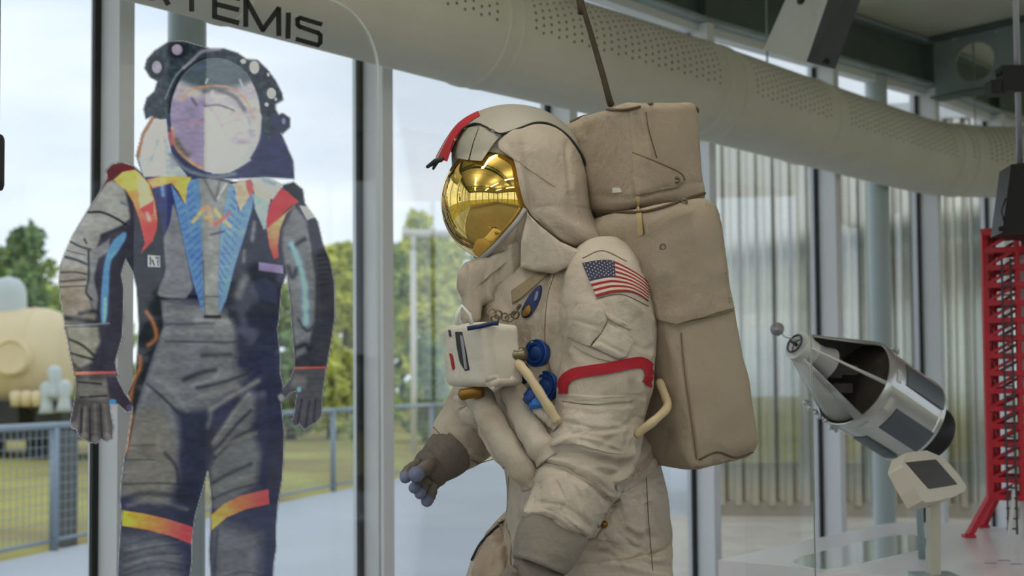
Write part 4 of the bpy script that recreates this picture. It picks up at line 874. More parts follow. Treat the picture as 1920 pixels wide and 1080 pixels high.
STK += [([(1060, 790), (1110, 802), (1165, 806)], 3, .004), ([(1066, 800), (1112, 812), (1160, 816)], 4, -.003), ([(1120, 880), (1150, 892), (1172, 880)], 3, .006), ([(1045, 905), (1060, 940), (1050, 962)], 3, .004), ([(1075, 900), (1095, 935), (1090, 960)], 4, -.004), ([(1010, 905), (1012, 950)], 3, .005), ([(1030, 890), (1032, 950)], 4, -.003),
    ([(1165, 930), (1200, 920), (1245, 900)], 3, .005), ([(1170, 945), (1210, 940), (1248, 925)], 4, -.004), ([(1225, 960), (1245, 1000)], 4, .006), ([(1160, 1000), (1200, 1030), (1250, 1040)], 4, .006), ([(1175, 985), (1215, 1012)], 5, -.005), ([(960, 900), (965, 945), (975, 975)], 3, .005), ([(1000, 930), (990, 985)], 3, .005), ([(1040, 560), (1060, 590), (1055, 640)], 4, .003), ([(1200, 590), (1180, 610), (1150, 612)], 4, .003), ([(1195, 655), (1215, 668), (1228, 664)], 4, -.003), ([(905, 590), (930, 640), (960, 660)], 6, .005), ([(990, 620), (985, 690)], 5, .004), ([(830, 790), (870, 800), (905, 790)], 4, .004), ([(845, 765), (880, 775)], 4, .004), ([(880, 850), (915, 858), (940, 845)], 4, -.004), ([(1065, 640), (1062, 690)], 4, .003), ([(1160, 690), (1200, 676)], 3, .003)]
for k in range(46):   # small crumples near waist and elbow
    x0, y0 = random.uniform(1060, 1230), random.uniform(780, 1070); an = random.uniform(-.6, .9); L = random.uniform(18, 48)
    STK.append(([(x0, y0), (x0+L*math.cos(an)*.5, y0+L*math.sin(an)*.5+random.uniform(-6, 6)), (x0+L*math.cos(an), y0+L*math.sin(an))], random.uniform(3, 6), random.choice([-1, 1])*random.uniform(.002, .005)))
bv = sculpt(bv, bf, STK, [(14, .0035, 0), (38, .0016, 1)])
body = mesh('suit_body', bv, bf, cloth, suit); BT = bvh((bv, bf))
for pl_ in ([(1040, 512), (1026, 560), (1022, 640), (1036, 715)], [(1092, 484), (1130, 470), (1175, 490)], [(1055, 752), (1110, 758), (1188, 748)], [(1212, 890), (1216, 970), (1224, 1070)], [(955, 880), (950, 960)], [(1018, 866), (1060, 878), (1112, 908), (1154, 946)], [(1118, 560), (1165, 552), (1216, 574)], [(812, 800), (860, 850), (905, 872)]):
    c = spline(pl_, 40); v, f = tube(hit(BT, c[:, 0], c[:, 1], .0012), .0011, 5); mesh('stitched_seam', v, f, thread, suit)
# boots
for px, Y in ((1180, 2.97), (948, 3.16)):
    q = P(px, 1690., Y); a = np.array([q[0], Y, 0.]); pr = [(-.13, .0), (-.14, .05), (-.12, .14), (-.09, .22)]
    v, f = rbox(a+fv*.05+zv*(PLZ+.094), fv, lv, zv, (.34, .15, .15), .06, 10, .01); mesh('boot', v, f, cloth_d, suit)
    v, f = rbox(a+fv*.05+zv*(PLZ+.018), fv, lv, zv, (.36, .16, .032), .014, 8); mesh('boot_sole', v, f, tipm, suit)
    v, f = lathe(a+zv*(PLZ+.12), zv, [(0, .10), (.1, .105), (.22, .108), (.23, .10)], 28); mesh('boot_cuff', v, f, cloth_d, suit)
# ---- red arm band: strip following the sleeve
def band(cl, wd, off, name, m, th=.006, lab=None):
    c = spline(cl, 40); d = np.gradient(c, axis=0); d /= np.linalg.norm(d, axis=1)[:, None]; nn_ = np.stack([-d[:, 1], d[:, 0]], -1); rows = []
    for k in range(5): q = c+nn_*(k/4-.5)*wd; rows.append(hit(BT, q[:, 0], q[:, 1], off))
    A = np.array(rows); B_ = A+(A-CP)/np.linalg.norm(A-CP, axis=-1)[..., None]*th; n_ = 40; V = np.concatenate([A.reshape(-1, 3), B_.reshape(-1, 3)]); N = 5*n_; F = []
    for k in range(4):
        for i in range(n_-1): F += [(k*n_+i, k*n_+i+1, (k+1)*n_+i+1, (k+1)*n_+i), (N+k*n_+i, N+(k+1)*n_+i, N+(k+1)*n_+i+1, N+k*n_+i+1)]
    for i in range(n_-1): F += [(i, N+i, N+i+1, i+1), (4*n_+i, 4*n_+i+1, N+4*n_+i+1, N+4*n_+i)]
    for e in (0, n_-1):
        for k in range(4): F.append((k*n_+e, (k+1)*n_+e, N+(k+1)*n_+e, N+k*n_+e))
    o = mesh(name, V, F, m, suit, auto=50)
    if lab: o['label'] = lab
    return o
band([(1053, 738), (1056, 716), (1072, 702), (1100, 696), (1140, 690), (1180, 682), (1204, 680), (1218, 690), (1221, 706), (1213, 722)], 21, .006, 'red_arm_band', redm, .008, 'red cloth band round the upper sleeve')
# ---- flag patch on the shoulder
top = spline([(1091, 493), (1120, 488), (1147, 488), (1178, 502), (1205, 519), (1219, 533)], 40); bot = spline([(1118, 557), (1135, 552), (1152, 548), (1180, 547), (1200, 554), (1216, 565)], 40)
fr_, fw, fb = mat('flag_red', (150, 32, 44), .8), mat('flag_white', (212, 196, 182), .8), mat('flag_blue', (52, 58, 88), .8)
rows = np.array([top*(1-k/13)+bot*k/13 for k in range(14)]); V = hit(BT, rows[..., 0], rows[..., 1], .004).reshape(-1, 3); F = []; mi = []
for k in range(13):
    for i in range(39): F.append((k*40+i, k*40+i+1, (k+1)*40+i+1, (k+1)*40+i)); mi.append(2 if (k < 7 and i < 17) else (0 if k % 2 == 0 else 1))
fl_ = mesh('flag_patch', V, F, [fr_, fw, fb], suit); fl_['label'] = 'stars and stripes flag patch'
fl_.data.polygons.foreach_set('material_index', mi)
st = MB()
for r_ in range(9):
    for c_ in range(11):
        if (r_+c_) % 2: continue
        k = .5+r_*.68; i = 1.0+c_*1.5; a = (top*(1-k/13)+bot*k/13); ax = np.interp(i, range(40), a[:, 0]); ay = np.interp(i, range(40), a[:, 1])
        q = hit(BT, np.array([ax-1.3, ax, ax+1.3, ax]), np.array([ay, ay-1.3, ay, ay+1.3]), .0055); st.add(q, [(0, 1, 2, 3)])
st.build('flag_stars', fw, fl_)
# ---- pocket patches on the sleeve
def patch(poly, off, th, name, m, puff=.004, sm=1, n=64, rings=10, stk=(), par=None, noise=.0012, bt=None):
    v, f = drape(bt or BT, poly, off, th, n, rings, sm, puff=puff)
    v = sculpt(v, f, list(stk), [(40, noise, 2)]); return mesh(name, v, f, m, par or suit, auto=60)
patch([(1066, 608), (1072, 588), (1084, 570), (1102, 571), (1126, 578), (1137, 600), (1128, 622), (1112, 640), (1106, 650), (1085, 642), (1064, 633)], .012, .018, 'pen_pocket', cloth, .008, 0, stk=[([(1075, 600), (1120, 612)], 4, .002)])
patch([(1128, 626), (1140, 606), (1172, 626), (1188, 640), (1176, 668), (1160, 672), (1108, 650)], .013, .018, 'pen_pocket', cloth, .008, 0, stk=[([(1125, 640), (1170, 662)], 4, .003)])
patch([(1066, 630), (1108, 652), (1160, 672), (1155, 680), (1100, 664), (1064, 642)], .004, .006, 'pocket_flap', cloth, .002)
patch([(1136, 585), (1186, 612), (1182, 620), (1140, 598)], .004, .006, 'pocket_flap', cloth, .002)
patch([(1057, 752), (1120, 760), (1186, 752), (1192, 740), (1120, 742), (1058, 738)], .004, .006, 'sleeve_pleat', cloth, .004, 0)
patch([(1050, 764), (1110, 772), (1188, 760), (1192, 790), (1184, 826), (1176, 852), (1140, 850), (1090, 834), (1050, 832), (1034, 838), (1040, 800)], .005, .010, 'upper_sleeve_cover', cloth, .004, 0, 110, 16, noise=.0022, stk=[([(1060, 800), (1120, 808), (1170, 800)], 4, .003), ([(1050, 824), (1100, 822), (1165, 842)], 4, -.004), ([(1120, 842), (1150, 820), (1178, 815)], 4, .004), ([(1140, 780), (1150, 830)], 6, -.002)])
patch([(1020, 868), (1060, 876), (1112, 906), (1157, 944), (1140, 962), (1128, 990), (1108, 1014), (1078, 1002), (1030, 974), (978, 966), (986, 930), (1000, 890)], .007, .010, 'forearm_cover', cloth, .004, 0, 110, 18, noise=.0022, stk=[([(1000, 940), (1060, 950), (1110, 990)], 4, .003), ([(1060, 890), (1080, 940), (1100, 970)], 7, -.003), ([(990, 955), (1040, 962), (1090, 998)], 3, .004), ([(1030, 890), (1022, 940)], 4, .003)])
patch([(1152, 905), (1180, 892), (1220, 866), (1246, 838), (1250, 856), (1230, 884), (1195, 908), (1160, 926)], .005, .010, 'waist_fold', cloth, .006, 1, 80, 8, noise=.002)
patch([(1142, 955), (1165, 935), (1205, 925), (1212, 985), (1200, 1025), (1150, 1018), (1118, 1010), (1130, 990)], .004, .008, 'hip_panel', cloth, .003, 0, 80, 12, noise=.002, stk=[([(1160, 950), (1180, 1000)], 5, .003)])
# ---- gauntlet and glove of the near arm
gv, gf = loft([(1040, 992, 2.705, 66, .082), (1034, 1006, 2.70, 65, .082), (1020, 1040, 2.69, 60, .078), (1012, 1062, 2.685, 52, .07)], 40, 10)
gv = sculpt(gv, gf, [([(960, 1028), (1010, 1044), (1062, 1060)], 4, .006)], [(30, .003, 2)]); mesh('gauntlet', gv, gf, cuffm, suit)
def hand(name, palm, Y, T, fingers, tips=True):
    v, f = inflate(palm, Y, T, n=60, rings=10); v = sculpt(v, f, [], [(50, .002, 3), (110, .0012, 4)]); h_ = mesh(name, v, f, glove, suit)
    for pl, r in fingers:
        c = spline([(x, y, yy) for x, y, yy in pl], 14); c3 = P(c[:, 0], c[:, 1], c[:, 2]); rr = [r*(1+.07*math.sin(i*1.9)) for i in range(14)]; rr[-1] *= .8
        v, f = tube(c3, rr, 14); v = np.array(v); v = sculpt(v, f, [], [(90, .0010, 4)]); fo_ = mesh('finger', v, f, glove, h_)
        t_ = (c3[-1]-c3[-3]); t_ /= np.linalg.norm(t_); v, f = lathe(c3[-1]-t_*r*.9, t_, [(0, r*1.04), (r*.5, r*1.14), (r*1.1, r*1.05), (r*1.6, r*.72), (r*1.85, r*.2)], 16); mesh('finger_tip', v, f, tipm, h_)
    return h_
hand('glove', [(962, 1036), (1000, 1045), (1058, 1062), (1052, 1110), (1030, 1150), (985, 1152), (962, 1110)], 2.68, .045,
     [([(972, 1130, 2.67), (965, 1175, 2.66), (960, 1205, 2.66)], .0165), ([(993, 1140, 2.67), (990, 1190, 2.66), (988, 1222, 2.66)], .0175), ([(1014, 1140, 2.68), (1014, 1190, 2.67), (1012, 1220, 2.67)], .017), ([(1034, 1132, 2.69), (1036, 1175, 2.68), (1034, 1200, 2.68)], .015), ([(966, 1068, 2.66), (940, 1100, 2.65), (936, 1130, 2.65)], .017)])
# ---- far glove, reaching forward
gv, gf = loft([(856, 832, 3.12, 46, .06), (844, 846, 3.1, 46, .062), (826, 862, 3.09, 43, .06), (812, 874, 3.08, 38, .055)], 32, 10); gv = sculpt(gv, gf, [([(822, 832), (868, 880)], 3, .004), ([(812, 846), (852, 888)], 3, .003)], [(40, .002, 1)]); mesh('gauntlet', gv, gf, glove, suit)
hand('glove', [(800, 838), (822, 842), (850, 884), (838, 902), (816, 922), (796, 920), (776, 905), (768, 890), (772, 866), (786, 846)], 3.07, .042,
     [([(786, 868, 3.04), (768, 880, 3.02), (760, 896, 3.0)], .0130), ([(790, 892, 3.03), (779, 912, 3.0), (776, 915, 2.99)], .0120), ([(800, 900, 3.03), (791, 918, 3.01), (787, 926, 3.0)], .0125), ([(814, 906, 3.04), (806, 928, 3.03), (800, 940, 3.02)], .0135), ([(806, 872, 3.03), (792, 882, 2.99), (779, 890, 2.96)], .0165)])
# ---- backpack: main unit and the smaller unit above it, true boxes square to the wearer's back
def pack_frame(l): return math.cos(l)*zv+math.sin(l)*fv, math.cos(l)*fv-math.sin(l)*zv
wv, gvv = pack_frame(lean)
A = P(1304., 886., 2.76); Hm, Dm, Wm = .58, .196, .50
cen = A+wv*Hm/2-gvv*Dm/2-lv*Wm/2
mv, mf = rbox(cen, gvv, lv, wv, (Dm, Wm, Hm), .040, 40, .006)
mv = sculpt(mv, mf, [([(1268, 612), (1330, 598), (1396, 578)], 3, .004), ([(1240, 600), (1268, 612)], 4, .003), ([(1276, 622), (1284, 700), (1298, 800), (1306, 862)], 4, .004), ([(1196, 440), (1212, 520), (1225, 590)], 4, .003), ([(1300, 858), (1340, 848), (1362, 856)], 5, .006), ([(1345, 872), (1362, 858), (1384, 866)], 4, -.006), ([(1240, 800), (1262, 830)], 5, .005), ([(1250, 790), (1268, 760), (1275, 740)], 7, -.004), ([(1310, 870), (1330, 868)], 4, -.005), ([(1255, 830), (1290, 850), (1300, 880)], 7, -.004), ([(1240, 640), (1262, 720), (1280, 800)], 9, .004)], [(9, .003, 1), (24, .0018, 3)])
pk = mesh('backpack', mv, mf, packm, suit)
wo_, go_ = pack_frame(math.radians(5))
A2 = P(1198., 388., 2.80); Ho, Do, Wo = .238, .205, .50
cen2 = A2+wo_*Ho/2-go_*Do/2-lv*Wo/2+go_*.012
ov, of = rbox(cen2, go_, lv, wo_, (Do, Wo, Ho), .026, 34, .006)
ov = sculpt(ov, of, [([(1178, 205), (1180, 290), (1188, 372)], 3, .004), ([(1195, 205), (1212, 250), (1216, 300)], 6, -.006), ([(1190, 215), (1200, 260)], 5, .005), ([(1120, 365), (1180, 372), (1250, 352), (1318, 340)], 4, .004), ([(1085, 215), (1100, 250)], 6, .006), ([(1066, 222), (1090, 262)], 5, -.005), ([(1230, 215), (1240, 300)], 10, .003)], [(12, .0028, 2), (30, .0018, 4)])
pk2 = mesh('upper_backpack_unit', ov, of, packm, suit)
BP = bvh((mv, mf)); BO = bvh((ov, of)); BPO = bvh((mv, mf), (ov, of))
patch([(1196, 445), (1240, 424), (1290, 398), (1338, 368), (1352, 394), (1362, 450), (1378, 520), (1392, 572), (1330, 590), (1268, 604), (1226, 596), (1210, 530)], .013, .018, 'backpack_flap', packm, .003, 0, 120, 14, noise=.002, bt=BP)
patch([(1186, 286), (1230, 302), (1272, 322), (1284, 338), (1272, 350), (1230, 358), (1192, 366), (1187, 330)], .010, .014, 'flap', packm, .002, 0, bt=BO, par=pk2)
def seam(pl, r, name, m, bt, par, off=.003):
    c = spline(pl, 30) if len(pl) > 2 else np.array([np.array(pl[0])*(1-t)+np.array(pl[1])*t for t in np.linspace(0, 1, 12)])
    v, f = tube(hit(bt, c[:, 0], c[:, 1], off), r, 6); mesh(name, v, f, m, par)
seam([(1186, 286), (1230, 303), (1274, 323), (1285, 338)], .0018, 'binding', thread, BO, pk2, .010)
seam([(1216, 196), (1260, 186), (1296, 190), (1308, 208), (1310, 235)], .0040, 'binding', piping, BO, pk2); seam([(1056, 218), (1090, 208), (1130, 206), (1170, 206), (1200, 200)], .0035, 'binding', piping, BO, pk2)
seam([(1112, 396), (1160, 398), (1210, 396), (1262, 382), (1310, 366), (1330, 360)], .0035, 'binding', piping, BPO, pk, .006); seam([(1330, 362), (1345, 374), (1356, 400), (1362, 440)], .0028, 'binding', piping, BP, pk)
seam([(1268, 606), (1330, 594), (1394, 577)], .0012, 'stitching', thread, BP, pk, .011); seam([(1277, 624), (1284, 700), (1298, 800), (1306, 862)], .0012, 'stitching', thread, BP, pk)
seam([(1232, 296), (1216, 240), (1212, 210)], .0012, 'stitching', thread, BO, pk2); seam([(1310, 862), (1345, 848), (1380, 858), (1412, 848)], .0022, 'binding', piping, BP, pk)
v, f = drape(BPO, [(1191, 368), (1200, 368), (1206, 440), (1196, 444)], .008, .005, 40, 4); mesh('strap', v, f, strapm, pk, auto=50)
for x, y, bt, par in ((1269, 337, BO, pk2), (1243, 463, BP, pk), (1283, 378, BPO, pk)):
    q = hit(bt, x, y, .012); v, f = lathe(q, (q-CP)*-1, [(-.004, .008), (.001, .008), (.003, .005), (.001, .003)], 16); mesh('snap_stud', v, f, metal, par)
q = [(1148, 352), (1162, 352), (1166, 360), (1148, 362)]; v, f = drape(BO, q, .004, .003, 24, 3); mesh('label_tag', v, f, M['white'], pk2, False)
# ---- helmet: soft hood, hard cap, gold visor
HOODP = [(846, 300), (848, 268), (868, 236), (900, 214), (940, 203), (975, 201), (1015, 208), (1048, 226), (1078, 258), (1096, 296), (1104, 330), (1108, 385), (1116, 412), (1134, 442), (1150, 470), (1118, 482), (1060, 502), (1000, 500), (950, 488), (905, 486), (872, 452), (852, 400)]
hv, hf = inflate(HOODP, 3.0, .150, spine=[(950, 330), (1030, 400)], n=150, rings=30, power=2.1, smooth=1)
vc = P(931., 379., 2.955); v0 = []; f0 = []
nv = 64; mvv = 40
for i in range(mvv+1):
    a = math.pi*i/mvv
    for k in range(nv):
        b = 2*math.pi*k/nv; v0.append(vc+np.array([math.sin(a)*math.cos(b)*.1300, math.sin(a)*math.sin(b)*.136, math.cos(a)*.1370]))
for i in range(mvv):
    for k in range(nv): f0.append((i*nv+k, i*nv+(k+1) % nv, (i+1)*nv+(k+1) % nv, (i+1)*nv+k))
mesh('helmet_liner', hv, hf, capm, suit)
vis = mesh('gold_visor', v0, f0, gold, suit); vis['label'] = 'mirror gold visor'
BH = bvh((hv, hf), (v0, f0)); BHH = bvh((hv, hf))
hs = [([(1010, 415), (1050, 454), (1090, 472), (1118, 478)], 4, .006), ([(985, 395), (1010, 388), (1060, 386), (1105, 392)], 3, .003), ([(965, 250), (975, 320), (985, 380)], 7, -.005), ([(980, 245), (990, 320), (1000, 385)], 6, .004), ([(1062, 270), (1068, 340), (1072, 400)], 5, .004), ([(945, 262), (965, 290)], 4, .004), ([(1040, 400), (1070, 430), (1100, 450)], 12, -.004)]
patch([(932, 272), (946, 252), (976, 240), (1004, 231), (1032, 235), (1060, 252), (1085, 282), (1098, 318), (1103, 360), (1107, 395), (1122, 425), (1144, 466), (1120, 478), (1086, 471), (1050, 453), (1010, 420), (990, 396), (982, 372), (974, 340), (966, 304), (960, 294), (944, 286)], .014, .012, 'hood_fabric', cloth, .004, 1, 130, 22, stk=hs, noise=.001, bt=BH)
# lower collar flap and neck cloth: drape over torso and hood together
BALL = bvh((hv, hf), (v0, f0), (bv, bf))
cfv, cff = inflate([(988, 398), (1012, 422), (1050, 454), (1090, 472), (1122, 476), (1096, 492), (1062, 504), (1036, 514), (1000, 510), (975, 502), (978, 452)], 2.835, .030, n=110, rings=18, power=6, smooth=0)
cfv = sculpt(cfv, cff, [([(990, 410), (1000, 500)], 6, .004), ([(1020, 440), (1040, 505)], 10, -.004)], [(16, .002, 1)]); mesh('collar_flap', cfv, cff, cloth, suit)
ncv, ncf = inflate([(888, 486), (915, 478), (948, 448), (985, 398), (990, 430), (984, 500), (968, 530), (940, 540), (928, 552), (932, 568), (905, 572), (900, 600), (872, 612), (862, 600), (864, 560), (858, 540), (862, 510), (872, 492)], 2.92, .058, spine=[(890, 540), (950, 490)], n=140, rings=22, power=3.6, smooth=0)
ncv = sculpt(ncv, ncf, [([(915, 490), (905, 540), (915, 575)], 6, .007), ([(885, 500), (880, 560), (890, 600)], 7, -.005), ([(940, 470), (930, 530)], 8, .006), ([(872, 500), (866, 560)], 5, .005), ([(955, 450), (962, 520)], 7, -.005)], [(18, .005, 2)]); mesh('neck_cloth', ncv, ncf, cloth, suit)
patch([(890, 494), (908, 486), (930, 466), (955, 438), (977, 412), (989, 396), (1000, 420), (992, 470), (960, 505), (915, 510)], .014, .010, 'neck_panel', cloth, .004, 0, 80, 10, stk=[([(945, 455), (935, 500)], 5, .004), ([(975, 420), (965, 495)], 5, .004)], noise=.001, bt=BH)
# visor lower rim
c = spline([(884, 490), (902, 484), (925, 465), (950, 438), (972, 412), (985, 392)], 30); q = P(c[:, 0]+3, c[:, 1]+2, np.linspace(2.90, 2.862, 30)); v, f = tube(hit(BH, c[:, 0], c[:, 1], .012), .0062, 8); mesh('visor_rim', v, f, rimm, suit)
# hard cap: dome shell over the hood, brim reaching forward
capout = spline([(813, 303), (824, 282), (838, 258), (858, 232), (886, 213), (925, 199), (965, 195), (1008, 202), (1046, 221), (1078, 252), (1098, 288), (1107, 312)], 60)
capin = spline([(826, 304), (840, 286), (852, 262), (868, 240), (896, 230), (922, 243), (940, 250), (975, 239), (1005, 229), (1034, 233), (1064, 253), (1088, 284), (1101, 313)], 60)
cc_ = np.array([966., 350.]); V = []; ns = 14
for side in (-1, 1):
    for lay in (0, 1):
        for k in range(ns+1):
            t = k/ns; q = capout*(1-t)+capin*t; s_ = np.linalg.norm(q-cc_, axis=1)/np.linalg.norm(capout-cc_, axis=1); h = .172*np.sqrt(np.clip(1-s_**2, 0, 1))
            d = (q-cc_)*(1.0 if lay == 0 else .985)+cc_; V.append(P(d[:, 0], d[:, 1], 3.0+side*(h-(0 if lay == 0 else .004))))
V = np.concatenate(V); F = []; nc = 60
for b_ in range(4):
    for k in range(ns):
        for i in range(nc-1): o0 = b_*(ns+1)*nc+k*nc; F.append((o0+i, o0+i+1, o0+nc+i+1, o0+nc+i))
for b_ in (0, 2):
    o0 = b_*(ns+1)*nc+ns*nc; o1 = o0+(ns+1)*nc
    for i in range(nc-1): F.append((o0+i, o0+i+1, o1+i+1, o1+i))
cap = mesh('helmet_cap', V, F, capm, suit, auto=50)
v, f = tube(P(capin[24:, 0], capin[24:, 1]+1, 3.0-.172*np.sqrt(np.clip(1-(np.linalg.norm(capin[24:]-cc_, axis=1)/np.linalg.norm(capout[24:]-cc_, axis=1))**2, 0, 1))), .0028, 6); mesh('edge_trim', v, f, M['dark'], cap)
# red stripe along the front crown
rs = MB(); co = capout[2:24]; V = []
for side in (-1, 1):
    for k in range(5):
        w_ = np.linspace(.15, .06, len(co))*k/4; q = (co-cc_)*(1.004-w_[:, None])+cc_; s_ = 1.0-w_; h = .172*np.sqrt(np.clip(1-s_**2, 0, 1))+.003; V.append(P(q[:, 0], q[:, 1], 3.0+side*h))
L = len(co)
rs.v = [tuple(a) for a in np.concatenate(V)]
for b_ in (0, 5):
    for k in range(4):
        for i in range(L-1): o0 = (b_+k)*L; rs.f.append((o0+i, o0+i+1, o0+L+i+1, o0+L+i))
rs.build('red_stripe', redm, cap, True)
# side shade, three flat plates, and the black brim tip
BC = bvh((hv, hf), (v0, f0), (np.array([tuple(x.co) for x in cap.data.vertices])+np.array(ORG[cap.name]), [tuple(p.vertices) for p in cap.data.polygons]))
patch([(840, 294), (850, 262), (866, 240), (898, 236), (886, 268), (878, 300)], .012, .008, 'side_shade', capm, .001, 0, 48, 6, noise=.0004, bt=BC)
patch([(899, 236), (930, 246), (940, 253), (926, 268), (903, 302), (880, 300), (888, 268)], .014, .008, 'side_shade', capm, .001, 0, 48, 6, noise=.0004, bt=BC)
seam([(868, 240), (890, 231), (912, 238), (922, 246), (940, 251)], .0018, 'shade_hinge', M['dark'], BC, cap, .016)
b = MB(); b.tube([P(801., 313., 2.96), P(816., 303., 2.93), P(832., 297., 2.92)], [.004, .007, .004], 8); b.tube([P(812., 317., 2.95), P(820., 302., 2.93)], [.003, .005], 6); b.build('brim_tip', M['dark'], cap, True)
# ---- chest control box
fc_ = P(905., 664., 2.70); bw, bd, bh = .20, .095, .132
ce = fc_-lv*bw/2-fv*bd/2
cbv, cbf = rbox(ce, fv, lv, zv*.99+fv*.06, (bd, bw, bh), .012, 20, .004); cbv = sculpt(cbv, cbf, [([(905, 622), (912, 720)], 3, -.002), ([(925, 625), (935, 700)], 6, .004)], [(30, .0022, 1)])
cbx = mesh('chest_control_box', cbv, cbf, mat('white_beta_cloth', (218, 212, 200), .7, 0, .07, 12, .3, 50), suit); BX = bvh((cbv, cbf))
v, f = drape(BX, [(853, 622), (866, 622), (874, 660), (880, 694), (872, 696), (862, 680), (856, 650)], .003, .003, 40, 6); mesh('display_window', v, f, M['dark'], cbx, False)
v, f = drape(BX, [(862, 628), (868, 630), (876, 692), (871, 692)], .005, .003, 30, 4); mesh('display_slider', v, f, rimm, cbx, False)
v, f = drape(BX, [(842, 662), (848, 664), (853, 692), (848, 694)], .003, .002, 20, 3); mesh('red_marking', v, f, redm, cbx, False)
v, f = drape(BX, [(840, 618), (845, 619), (846, 632), (842, 631)], .003, .002, 20, 3); mesh('switch', v, f, M['dark'], cbx, False)
v, f = tube([P(x, y, 2.72) for x, y in ((858, 610), (857, 590), (866, 574), (880, 590), (884, 608))], .0045, 8); mesh('handle', v, f, M['white'], cbx)
v, f = tube([P(x, y, 2.70) for x, y in ((876, 616), (900, 612), (925, 606), (935, 606))], .005, 8); mesh('cable', v, f, navym, cbx)
# knotted white strap below the box, brass connector, metal clips
v, f = tube([P(x, y, 2.70+z) for x, y, z in ((915, 712, 0), (930, 708, -.02), (940, 720, -.01), (925, 730, -.02), (915, 722, -.01), (935, 716, -.03), (958, 716, 0), (965, 708, 0))], .0075, 8); mesh('knotted_strap', v, f, cloth, suit)
v, f = lathe(P(905., 732., 2.80), (-1, -.3, -.2), [(0, .014), (.02, .016), (.024, .012), (.05, .013), (.055, .006)], 14); mesh('brass_connector', v, f, brass, suit)
for k, (x, y) in enumerate(((922, 586), (934, 590), (946, 594), (928, 598), (955, 596), (966, 590))):
    c_ = P(x, y, 2.77+.004*k); t2 = np.linspace(0, 2*math.pi, 13)[:-1]; rr = .0085; r3 = [c_+np.array([math.cos(a)*rr, math.sin(a)*rr*.6*(-1)**k, math.sin(a)*rr]) for a in t2]; v, f = tube(r3+[r3[0]], .0022, 6); mesh('clip_ring', v, f, metal, suit)
v, f = tube([P(960, 592, 2.79), P(968, 582, 2.80), P(975, 572, 2.82)], .004, 6); mesh('clip_hook', v, f, metal, suit)
# strap over the chest, its tan darkened to paint shaded folds, and oval emblem
v, f = drape(BT, [(958, 545), (1015, 505), (1030, 512), (975, 560), (960, 570)], .008, .006, 48, 6); mesh('strap_fold_shade', v, f, mat('tan_fold_shade', (150, 134, 108), .85, 0, .1, 20, .4, 80), suit)
v, f = drape(BT, [(1012, 532), (1018, 540), (1012, 566), (998, 590), (984, 598), (976, 592), (980, 574), (994, 550)], .006, .005, 48, 6, 1); em = mesh('oval_emblem', v, f, navym, suit)
v, f = drape(BT, [(984, 576), (994, 570), (996, 586), (984, 596), (978, 590)], .009, .003, 30, 4, 1); mesh('emblem_gold_mark', v, f, brass, em)
v, f = drape(BT, [(1004, 548), (1010, 544), (1008, 560), (1000, 568)], .009, .003, 30, 4, 1); mesh('emblem_blue_mark', v, f, tipm, em)
# ---- hose connectors and hoses
def connector(x, y, r, axd, m, prof=None):
    q = hit(BT, x, y, .0); ax = Vector(axd).normalized(); v, f = lathe(Vector(q)-ax*.01, ax, [(0, r), (.014, r), (.017, r*.93), (.015, r*.80), (.019, r*.76), (.019, r*.6), (.015, r*.56), (.018, r*.4), (.02, r*.2)], 30)
    return mesh('hose_connector', v, f, m, suit, auto=35), Vector(q)+ax*.035
axd = (-.62, -.78, .05)
connector(1006, 662, .031, axd, bluem); connector(1022, 724, .034, axd, bluem); connector(975, 700, .026, axd, navym)
v, f = lathe(PV(1010, 728, 2.74), (-.55, -.3, -.75), [(0, .018), (.03, .019), (.034, .015), (.04, .015)], 20); mesh('hose_collar', v, f, bluem, suit)
v, f = lathe(PV(1010, 742, 2.735), (-.05, -.4, -.9), [(0, .019), (.028, .02), (.03, .017)], 20); mesh('hose_collar', v, f, mat('bright_blue', (46, 122, 208), .4), suit)
v, f = lathe(PV(985, 664, 2.755), (-.9, -.4, -.1), [(0, .014), (.012, .016), (.02, .012), (.03, .015), (.045, .008)], 16); mesh('hose_elbow', v, f, metal, suit)
def hose(pl, r, name, m, n=30, seg=14, wr=.0016):
    c = spline(pl, n); v, f = tube(P(c[:, 0], c[:, 1], c[:, 2]), [r*(1+.06*math.sin(i*.9)) for i in range(n)], seg); v = sculpt(np.array(v), f, [], [(45, wr, 1)]); return mesh(name, v, f, m, suit)
hose([(896, 738, 2.86), (915, 775, 2.80), (945, 830, 2.76), (975, 872, 2.74), (1000, 905, 2.75)], .031, 'padded_hose', cloth)
hose([(962, 735, 2.82), (980, 775, 2.77), (1005, 825, 2.73), (1030, 862, 2.72)], .031, 'padded_hose', cloth)
hose([(870, 742, 2.95), (872, 770, 2.95), (890, 782, 2.92), (905, 770, 2.9)], .024, 'padded_hose', cloth)
hose([(905, 785, 2.83), (908, 815, 2.82), (928, 850, 2.80), (950, 872, 2.79)], .011, 'looped_tube', cloth)
hose([(972, 682, 2.74), (992, 706, 2.715), (1020, 750, 2.70), (1045, 790, 2.70)], .0105, 'beige_tube', hose_m, wr=.0003)
hose([(1008, 766, 2.74), (1025, 780, 2.72), (1045, 798, 2.72)], .014, 'white_tube', cloth, wr=.0003)
hose([(1236, 715, 2.80), (1248, 745, 2.77), (1250, 765, 2.74), (1225, 790, 2.70), (1192, 815, 2.72)], .0095, 'beige_tube', hose_m, wr=.0003)
